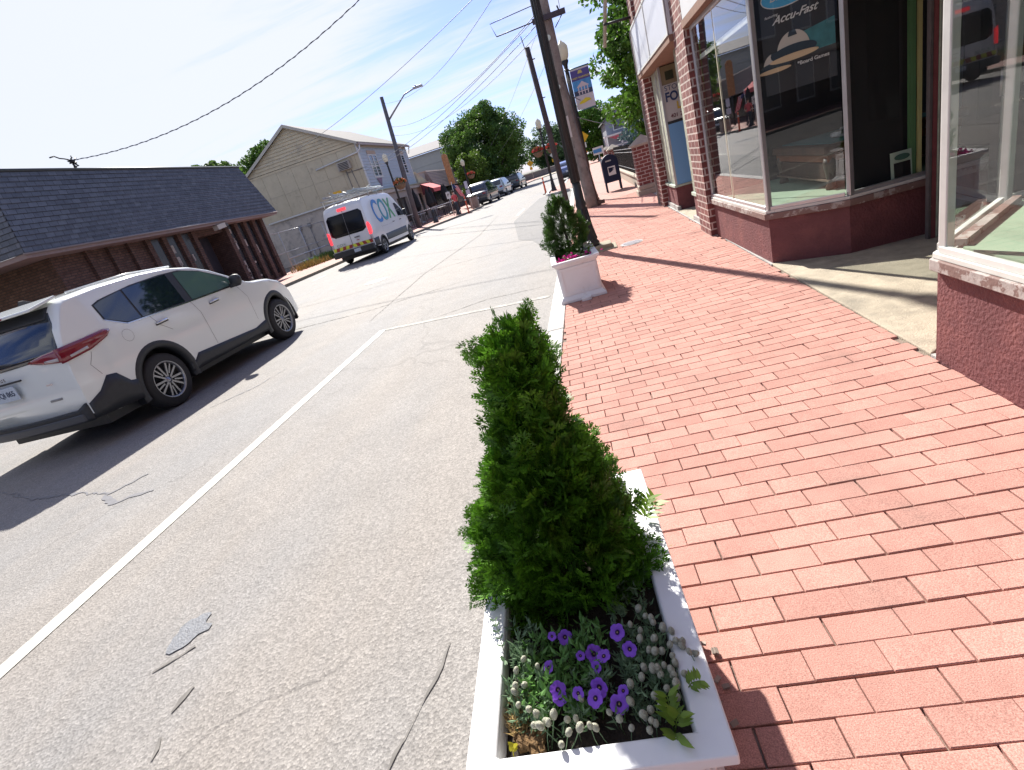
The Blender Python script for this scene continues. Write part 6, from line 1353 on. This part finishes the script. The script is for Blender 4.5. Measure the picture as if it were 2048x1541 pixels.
def shrub(label,x,y,z0,prof,n,size,m,leanf,seed=1,extra=()):
    global rng
    save=rng; rng=np.random.default_rng(seed); t=thing('conical_shrub',(x,y,z0),label,'shrub')
    zs=[p[0] for p in prof]; MB().tube([(x,y,z0-.03),(x+.005,y,z0+.15),(leanf(zs[-1])[0],leanf(zs[-1])[1],zs[-1]-.08)],[.022,.018,.004],7).build('trunk',BARK,t)
    AV=[];AF=[];off=0
    zz=rng.uniform(zs[0],zs[-1],n*3); rr_=np.interp(zz,zs,[p[1] for p in prof]); keep=rng.uniform(0,max(rr_),n*3)<rr_+.015; zz=zz[keep][:n]; n=len(zz); rr_=np.interp(zz,zs,[p[1] for p in prof])
    a=rng.uniform(0,2*math.pi,n); lum=1+.13*np.sin(3*a+zz*17)+.12*np.sin(5*a-zz*31+1)+.10*np.sin(zz*60+a*2); q=rng.uniform(.30,1.0,n)**.45; r_=rr_*q*lum
    cxz=np.array([leanf(z) for z in zz])
    P=np.stack([cxz[:,0]+r_*np.cos(a),cxz[:,1]+r_*np.sin(a),zz],1)
    s=size*rng.uniform(.5,1.35,n)*np.where(rng.uniform(0,1,n)<.06,1.25,1)
    el=np.clip(rng.normal(.75,.35,n)+.5*(zz-zs[0])/(zs[-1]-zs[0]),-.3,1.5); ou=np.stack([np.cos(a)*np.cos(el),np.sin(a)*np.cos(el),np.sin(el)],1)+rng.normal(size=(n,3))*.28; ou/=np.linalg.norm(ou,axis=1)[:,None]
    for e in extra:
        P=np.vstack([P,[e[:3]]]); d=np.array(e[3:6]); ou=np.vstack([ou,[d/np.linalg.norm(d)]]); s=np.append(s,e[6]); 
    n=len(P)
    rnd=rng.normal(size=(n,3)); sx=np.cross(ou,rnd); sx/=np.linalg.norm(sx,axis=1)[:,None]; nz=np.cross(sx,ou)
    P=P-ou*s[:,None]*.45
    idx=rng.integers(0,5,n)
    for k in range(5):
        sel=np.where(idx==k)[0]
        if len(sel)==0: continue
        TV,TF=TPL[k]; M_=np.stack([sx[sel],ou[sel],nz[sel]],2)*s[sel][:,None,None]
        VV=np.einsum('nij,kj->nki',M_,TV)+P[sel][:,None,:]; AV.append(VV.reshape(-1,3)); FF=TF[None]+(np.arange(len(sel))*len(TV))[:,None,None]+off; AF.append(FF.reshape(-1,4)); off+=len(sel)*len(TV)
    npmesh('foliage',np.vstack(AV),np.vstack(AF),m,t); rng=save; return t
ARB=mat('arborvitae',(0.080,0.200,0.013),0.45,island=.5,subs=.22,var=.3,vscale=9,stain=(0.05,0.135,0.018),stscale=14,strange=(.5,.62),spec=.35)
ARB2=mat('arborvitae_dark',(0.040,0.095,0.014),0.5,island=.35,subs=.30,var=.25,vscale=9,spec=.35)
def lean1(z): k=(z-.55)/.72; return (-.272+.045*k- (.08*max(0,k-.75)),1.09+.03*k)
prof1=[(.50,.17),(.55,.195),(.63,.190),(.71,.165),(.78,.138),(.85,.108),(.92,.084),(.98,.070),(1.03,.066),(1.08,.064),(1.12,.054),(1.15,.025)]
ex=[]
r2=random.Random(8)
for k in range(14):
    a=r2.uniform(0,6.28); ex.append((-.215+r2.uniform(-.012,.012),1.12+r2.uniform(-.012,.012),1.155+.01*r2.random(),.5*math.cos(a)-.1,.3*math.sin(a),1.1,r2.uniform(.08,.13)))
for k in range(18):
    a=r2.uniform(-.5,1.0); bx=-.235+r2.uniform(-.05,.04); ex.append((bx+r2.uniform(-.02,.02),1.12+r2.uniform(-.04,.04),1.135+r2.uniform(-.03,.045),r2.uniform(-.35,.25),r2.uniform(-.2,.2),1.0,r2.uniform(.07,.12)))
for k in range(12): ex.append((-.305+r2.uniform(-.03,.03),1.11+r2.uniform(-.04,.04),1.14+r2.uniform(-.03,.03),-.8,r2.uniform(-.3,.3),.75,r2.uniform(.06,.09)))
for k in range(8): ex.append((-.19+r2.uniform(-.015,.015),1.12,1.20+r2.uniform(-.01,.02),r2.uniform(-.1,.2),0,1,.06))
shrub('tall shaggy bright green conical evergreen shrub in the foreground planter',-.265,1.10,.50,prof1,3000,.088,ARB,lean1,4,ex)
prof2=[(.50,.16),(.58,.235),(.68,.25),(.80,.225),(.90,.19),(1.0,.14),(1.08,.09),(1.16,.03)]
shrub('small dark conical evergreen shrub in the second planter',-.325,6.15,.50,prof2,1300,.085,ARB2,lambda z:(-.325-(z-.5)*.015,6.15),5)
# ---- flowers in near planter ----
def pl(u,v,z): q=Vector((pc_.x,pc_.y))+ax*u+ay*v; return Vector((q.x,q.y,z))   # u right, v depth from planter centre
PETM=mat('petal_purple',(0.30,0.10,0.75),0.55,island=.15,subs=.35,var=.2,vscale=30); PETD=mat('petal_throat',(0.03,0.005,0.06),0.6)
YST=mat('stamen_yellow',(0.5,0.35,0.12),0.6)
LF=mat('petunia_leaf',(0.10,0.23,0.05),0.5,island=.35,subs=.25); LF2=mat('grey_green_leaf',(0.15,0.24,0.13),0.65,island=.3,subs=.25)
TF_=mat('catkin_cream',(0.60,0.60,0.48),0.95,var=.25,vscale=300,bump=.8,bscale=500,subs=.2); LM=mat('lime_leaf',(0.16,0.27,0.035),0.45,island=.25,subs=.4)
def petunia(pos,nrm,r,label):
    t=thing('purple_flower',pos,label,'flower',group='purple petunia flowers in the foreground planter'); nrm=Vector(nrm).normalized(); a_=nrm.orthogonal().normalized(); b_=nrm.cross(a_)
    V=[];F=[];n=40
    for j,(rr_,h) in enumerate(((.10,-.35),(.28,-.10),(.62,.04),(1.0,.0))):
        for k in range(n):
            th=2*math.pi*k/n; q=rr_*r*(1 if j<2 else 1-(.14 if j==3 else .05)*(0.5-0.5*math.cos(5*th))**4*1.0); wv=(.05*math.sin(10*th) if j==3 else 0)*r
            V.append(pos+a_*q*math.cos(th)+b_*q*math.sin(th)+nrm*(h*r+wv))
    F=[(j*n+k,j*n+(k+1)%n,(j+1)*n+(k+1)%n,(j+1)*n+k) for j in range(3) for k in range(n)]
    MB().add(V,F,True).build('petals',PETM,t)
    V2=[pos+a_*q*math.cos(2*math.pi*k/16)+b_*q*math.sin(2*math.pi*k/16)+nrm*h for q,h in ((.30*r,-.07*r),(.13*r,-.22*r)) for k in range(16)]+[pos-nrm*.25*r]
    MB().add(V2,[(k,(k+1)%16,16+(k+1)%16,16+k) for k in range(16)]+[(16+k,16+(k+1)%16,32) for k in range(16)],True).build('throat',PETD,t)
    MB().lathe([(.0,-.04*r),(.09*r,-.02*r),(.07*r,.05*r),(.0,.07*r)],pos-nrm*.08*r,8).build('stamen',YST,t)
    MB().tube([pos-nrm*.3*r,pos-nrm*r*1.6+Vector((0,0,-r)),Vector((pos.x,pos.y+.01,.50))],.0016,5).build('stem',LF,t)
def G_(px,py,z):   # helper: place by the planter geometry measured on the photograph
    d=Vector((px-1024,py-770.5,1032.617)); r_=Vector([sum(Wm[i][j]*d[j] for j in range(3)) for i in range(3)]); k=(z-CAMH)/r_.z; return Vector((r_.x*k,r_.y*k,z))
FL=[(1130,1275,1),(1234,1265,1.1),(1188,1308,1.15),(1207,1312,.9),(1096,1336,.95),(1259,1299,.95),(1192,1335,.75),(1116,1380,1.0),(1120,1396,.9),(1156,1387,.75),(1198,1376,1.15),(1190,1397,1.05),(1238,1409,1.1),(1104,1273,.6),(1246,1382,.7),(1161,1312,.6)]
for i,(a,b_,s) in enumerate(FL):
    p=G_(a,b_,.575 if i%2 else .565); petunia(p,(random.uniform(-.55,.5),-.6+random.uniform(-.4,.5),.75),.0165*s,'small purple petunia bloom in the foreground planter')
def leafy(name,label,cat,pts,m,n,ln,w,spread,up=.5,kind='stuff',seed=1):
    r_=np.random.default_rng(seed); V=[];F=[]
    for p in pts:
        for k in range(n):
            a=r_.uniform(0,6.28); e=r_.uniform(-.1,1.1)*up+.2; d=Vector((math.cos(a)*math.cos(e),math.sin(a)*math.cos(e),math.sin(e))); c=Vector(p)+Vector(r_.normal(size=3)*spread); sd=d.cross(Vector((0,0,1))).normalized(); l=ln*r_.uniform(.6,1.3); ww=w*r_.uniform(.7,1.2); nn=d.cross(sd)
            o=len(V); V+=[c,c+d*l*.4+sd*ww+nn*l*.06,c+d*l-nn*l*.08,c+d*l*.4-sd*ww+nn*l*.06]; F.append((o,o+1,o+2,o+3))
    o=npmesh(name,[tuple(v) for v in V],F,m); tag(o,label,cat,kind=kind); return o
r2=random.Random(21)
hwu,hdv=PW_/2-.08,PD_/2-.08
def cen(u0,u1,v0,v1,n,z0=.515,z1=.56): return [pl(r2.uniform(u0,u1),r2.uniform(v0,v1),r2.uniform(z0,z1)) for _ in range(n)]
leafy('petunia_leaves','dark green petunia foliage between the purple flowers','foliage',cen(-.13,.03,-.31,-.12,105),LF,9,.022,.0045,.008,.8,seed=2)
leafy('clover_leaves','grey green clover foliage with narrow leaflets along the planter edge','foliage',cen(-.15,.16,-.34,-.22,60)+cen(.07,.165,-.32,.05,90)+cen(-.165,-.11,-.33,-.08,45),LF2,11,.020,.0030,.006,.9,seed=3)
# cream clover heads: countable individuals
heads=[]
HP=[(1276,1218),(1290,1232),(1302,1236),(1261,1250),(1306,1245),(1326,1255),(1281,1262),(1308,1277),(1280,1277),(1340,1290),(1352,1281),(1363,1292),(1297,1301),(1310,1303),(1323,1303),(1344,1312),(1350,1325),(1289,1336),(1305,1338),(1315,1336),(1284,1354),(1342,1340),(1328,1331),(1369,1348),(1354,1368),(1334,1378),(1309,1393),(1260,1368),(1261,1404),(1319,1413),(1301,1420),(1355,1396),(1288,1430),(1290,1436),(1303,1441),(1239,1438),(1262,1456),(1300,1461),(1048,1318),(1075,1333),(1032,1341),(1031,1372),(1050,1371),(1030,1385),(1037,1411),(1058,1419),(1073,1429),(1107,1430),(1068,1451),(1094,1445),(1134,1440),(1152,1437),(1160,1455),(1192,1455),(1081,1453),(1137,1465),(1123,1489),(1218,1425),(1361,1285),(1379,1304),(1388,1306),(1393,1308),(1366,1283),(1322,1350),(1180,1452),(1162,1398),(1096,1446),(1343,1262),(1317,1340),(1347,1352),(1312,1448)]
hb=thing('clover_head',(0,0,0),'x','flower head')
MB().lathe([(.0,-.0075),(.0042,-.0062),(.0060,-.001),(.0056,.004),(.0032,.0080),(.0,.0095)],(0,0,0),10).build('head',TF_,hb,local=True)
MB().tube([(0,0,-.006),(.002,.002,-.03),(.0,.004,-.055)],.0009,4).build('stem',LF2,hb,local=True)
for i,(a,b_) in enumerate(HP):
    p=G_(a+r2.uniform(-1,1),b_+r2.uniform(-1,1),.565+r2.uniform(0,.015)); o=hb if i==0 else copy_tree(hb); o.location=p; s=r2.uniform(.85,1.3); o.scale=(s,s,s); o.rotation_euler=(r2.uniform(-.5,.3),r2.uniform(-.4,.4),r2.uniform(0,6)); o['group']='fuzzy cream clover heads in the foreground planter'; o['label']='fuzzy cream clover head among the grey green leaves of the foreground planter'
def sprig(name,label,base,tips,m,ln,w,upv=(0,0,1)):
    t=thing(name,base,label,'plant'); b0=Vector(base); mb=MB(); lf=MB()
    for tip in tips:
        tip=Vector(tip); mid=b0.lerp(tip,.5)+Vector((0,0,.01)); mb.tube([b0,mid,tip],.0012,5)
        for k in range(5):
            f=.35+.65*k/4; c=b0.lerp(tip,f)+Vector((0,0,.01*math.sin(f*3))); 
            for s in(-1,1):
                d=(tip-b0).normalized(); sd=d.cross(Vector((.2,-.6,1))).normalized()*s; dd=(d*.6+sd*.8).normalized(); nrm=dd.cross(Vector((0,-.3,1))).normalized(); l=ln*(.8+.4*r2.random())
                lf.add([c,c+dd*l*.3+nrm*w*.8,c+dd*l*.65+nrm*w*.6,c+dd*l,c+dd*l*.65-nrm*w*.6,c+dd*l*.3-nrm*w*.8],[(0,1,2,3,4,5)])
    mb.build('stem',m,t); lf.build('leaves',m,t); return t
a0=G_(1300,1040,.53)
sprig('milkweed_sprig','bright lime sprig leaning over the far right rim of the foreground planter',(-.045,1.18,.53),[(-.015,1.16,.64),(.004,1.17,.62)],LM,.040,.007)
sprig('lime_sprig','lime green leafy sprig near the right front corner of the foreground planter',tuple(G_(1350,1470,.53)),[tuple(G_(1335,1395,.60)),tuple(G_(1360,1430,.60)),tuple(G_(1355,1480,.57))],LM,.030,.006)
sprig('lime_sprig','small lime sprig reaching over the right rim of the foreground planter',tuple(G_(1370,1385,.54)),[tuple(G_(1400,1362,.59))],LM,.024,.005)
sprig('yellow_sprout','tiny yellow sprout in the front left corner of the foreground planter',tuple(G_(1028,1515,.53)),[tuple(G_(1028,1494,.55))],mat('yellow_leaf',(0.42,0.38,0.02),0.5,subs=.3),.011,.005)
sprig('pale_sprig','thin pale sprig poking over the left rim of the foreground planter',tuple(G_(1016,1330,.53)),[tuple(G_(990,1243,.60)),tuple(G_(1008,1325,.57))],LF2,.014,.003)
# dead brown clump and mulch
leafy('dry_stems','dry straw coloured dead stems in the left corner of the foreground planter','dead plant',[G_(1040+r2.uniform(-12,14),1450+r2.uniform(-40,20),.525) for _ in range(30)],mat('dry_straw',(0.28,0.19,0.07),0.9,island=.4),9,.026,.0012,.006,.7,seed=9)
mb=MB()
for k in range(26):
    p=G_(1062+r2.gauss(0,14),1482+r2.gauss(0,10),.515+r2.random()*.02); mb.rb(p.x,p.y,p.z,.02+r2.random()*.012,.014,.012,rz=r2.random()*3,rx=r2.random()*2)
o=mb.build('mulch_clod',mat('clod_brown',(0.13,0.075,0.03),0.95,var=.5,vscale=80,bump=1,bscale=120)); tag(o,'crumbly brown root clod in the front left corner of the foreground planter','clod')
# second planter flowers
fl2=thing('pink_flowers',(-.30,5.58,.52),'bright pink flowers at the front of the second planter','flower')
c=rng.normal(size=(160,3))*np.array([.075,.022,.022])+np.array([-.31,5.56,.555]); V,F=leaves(c,.034); npmesh('blossom',V,F,mat('petal_magenta',(0.55,0.02,0.25),0.6,island=.25,subs=.3),fl2)
c=rng.normal(size=(200,3))*np.array([.09,.05,.02])+np.array([-.29,5.62,.535]); V,F=leaves(c,.03); npmesh('leaves',V,F,LF,fl2)
fw=thing('white_flowers',(-.12,6.0,.52),'small white and lime flowers at the right rim of the second planter','flower')
c=rng.normal(size=(60,3))*np.array([.022,.05,.018])+np.array([-.125,5.95,.57]); V,F=leaves(c,.045); npmesh('blossom',V,F,mat('petal_white',(0.6,0.62,0.55),0.6,subs=.3),fw)
c=rng.normal(size=(60,3))*np.array([.02,.06,.02])+np.array([-.10,5.85,.55]); V,F=leaves(c,.03); npmesh('leaves',V,F,LM,fw)
# loose debris
mb=MB()
for k in range(14): mb.rb(.06+r2.gauss(0,.02),.98+r2.gauss(0,.10),.125+r2.random()*.01,.02,.012,.006,rz=r2.random()*3,rx=r2.random())
o=mb.build('dry_leaf_litter',mat('litter_grey',(0.25,0.21,0.18),0.9,island=.3)); tag(o,'scraps of dry leaf litter on the bricks beside the foreground planter','leaf litter',kind='stuff')
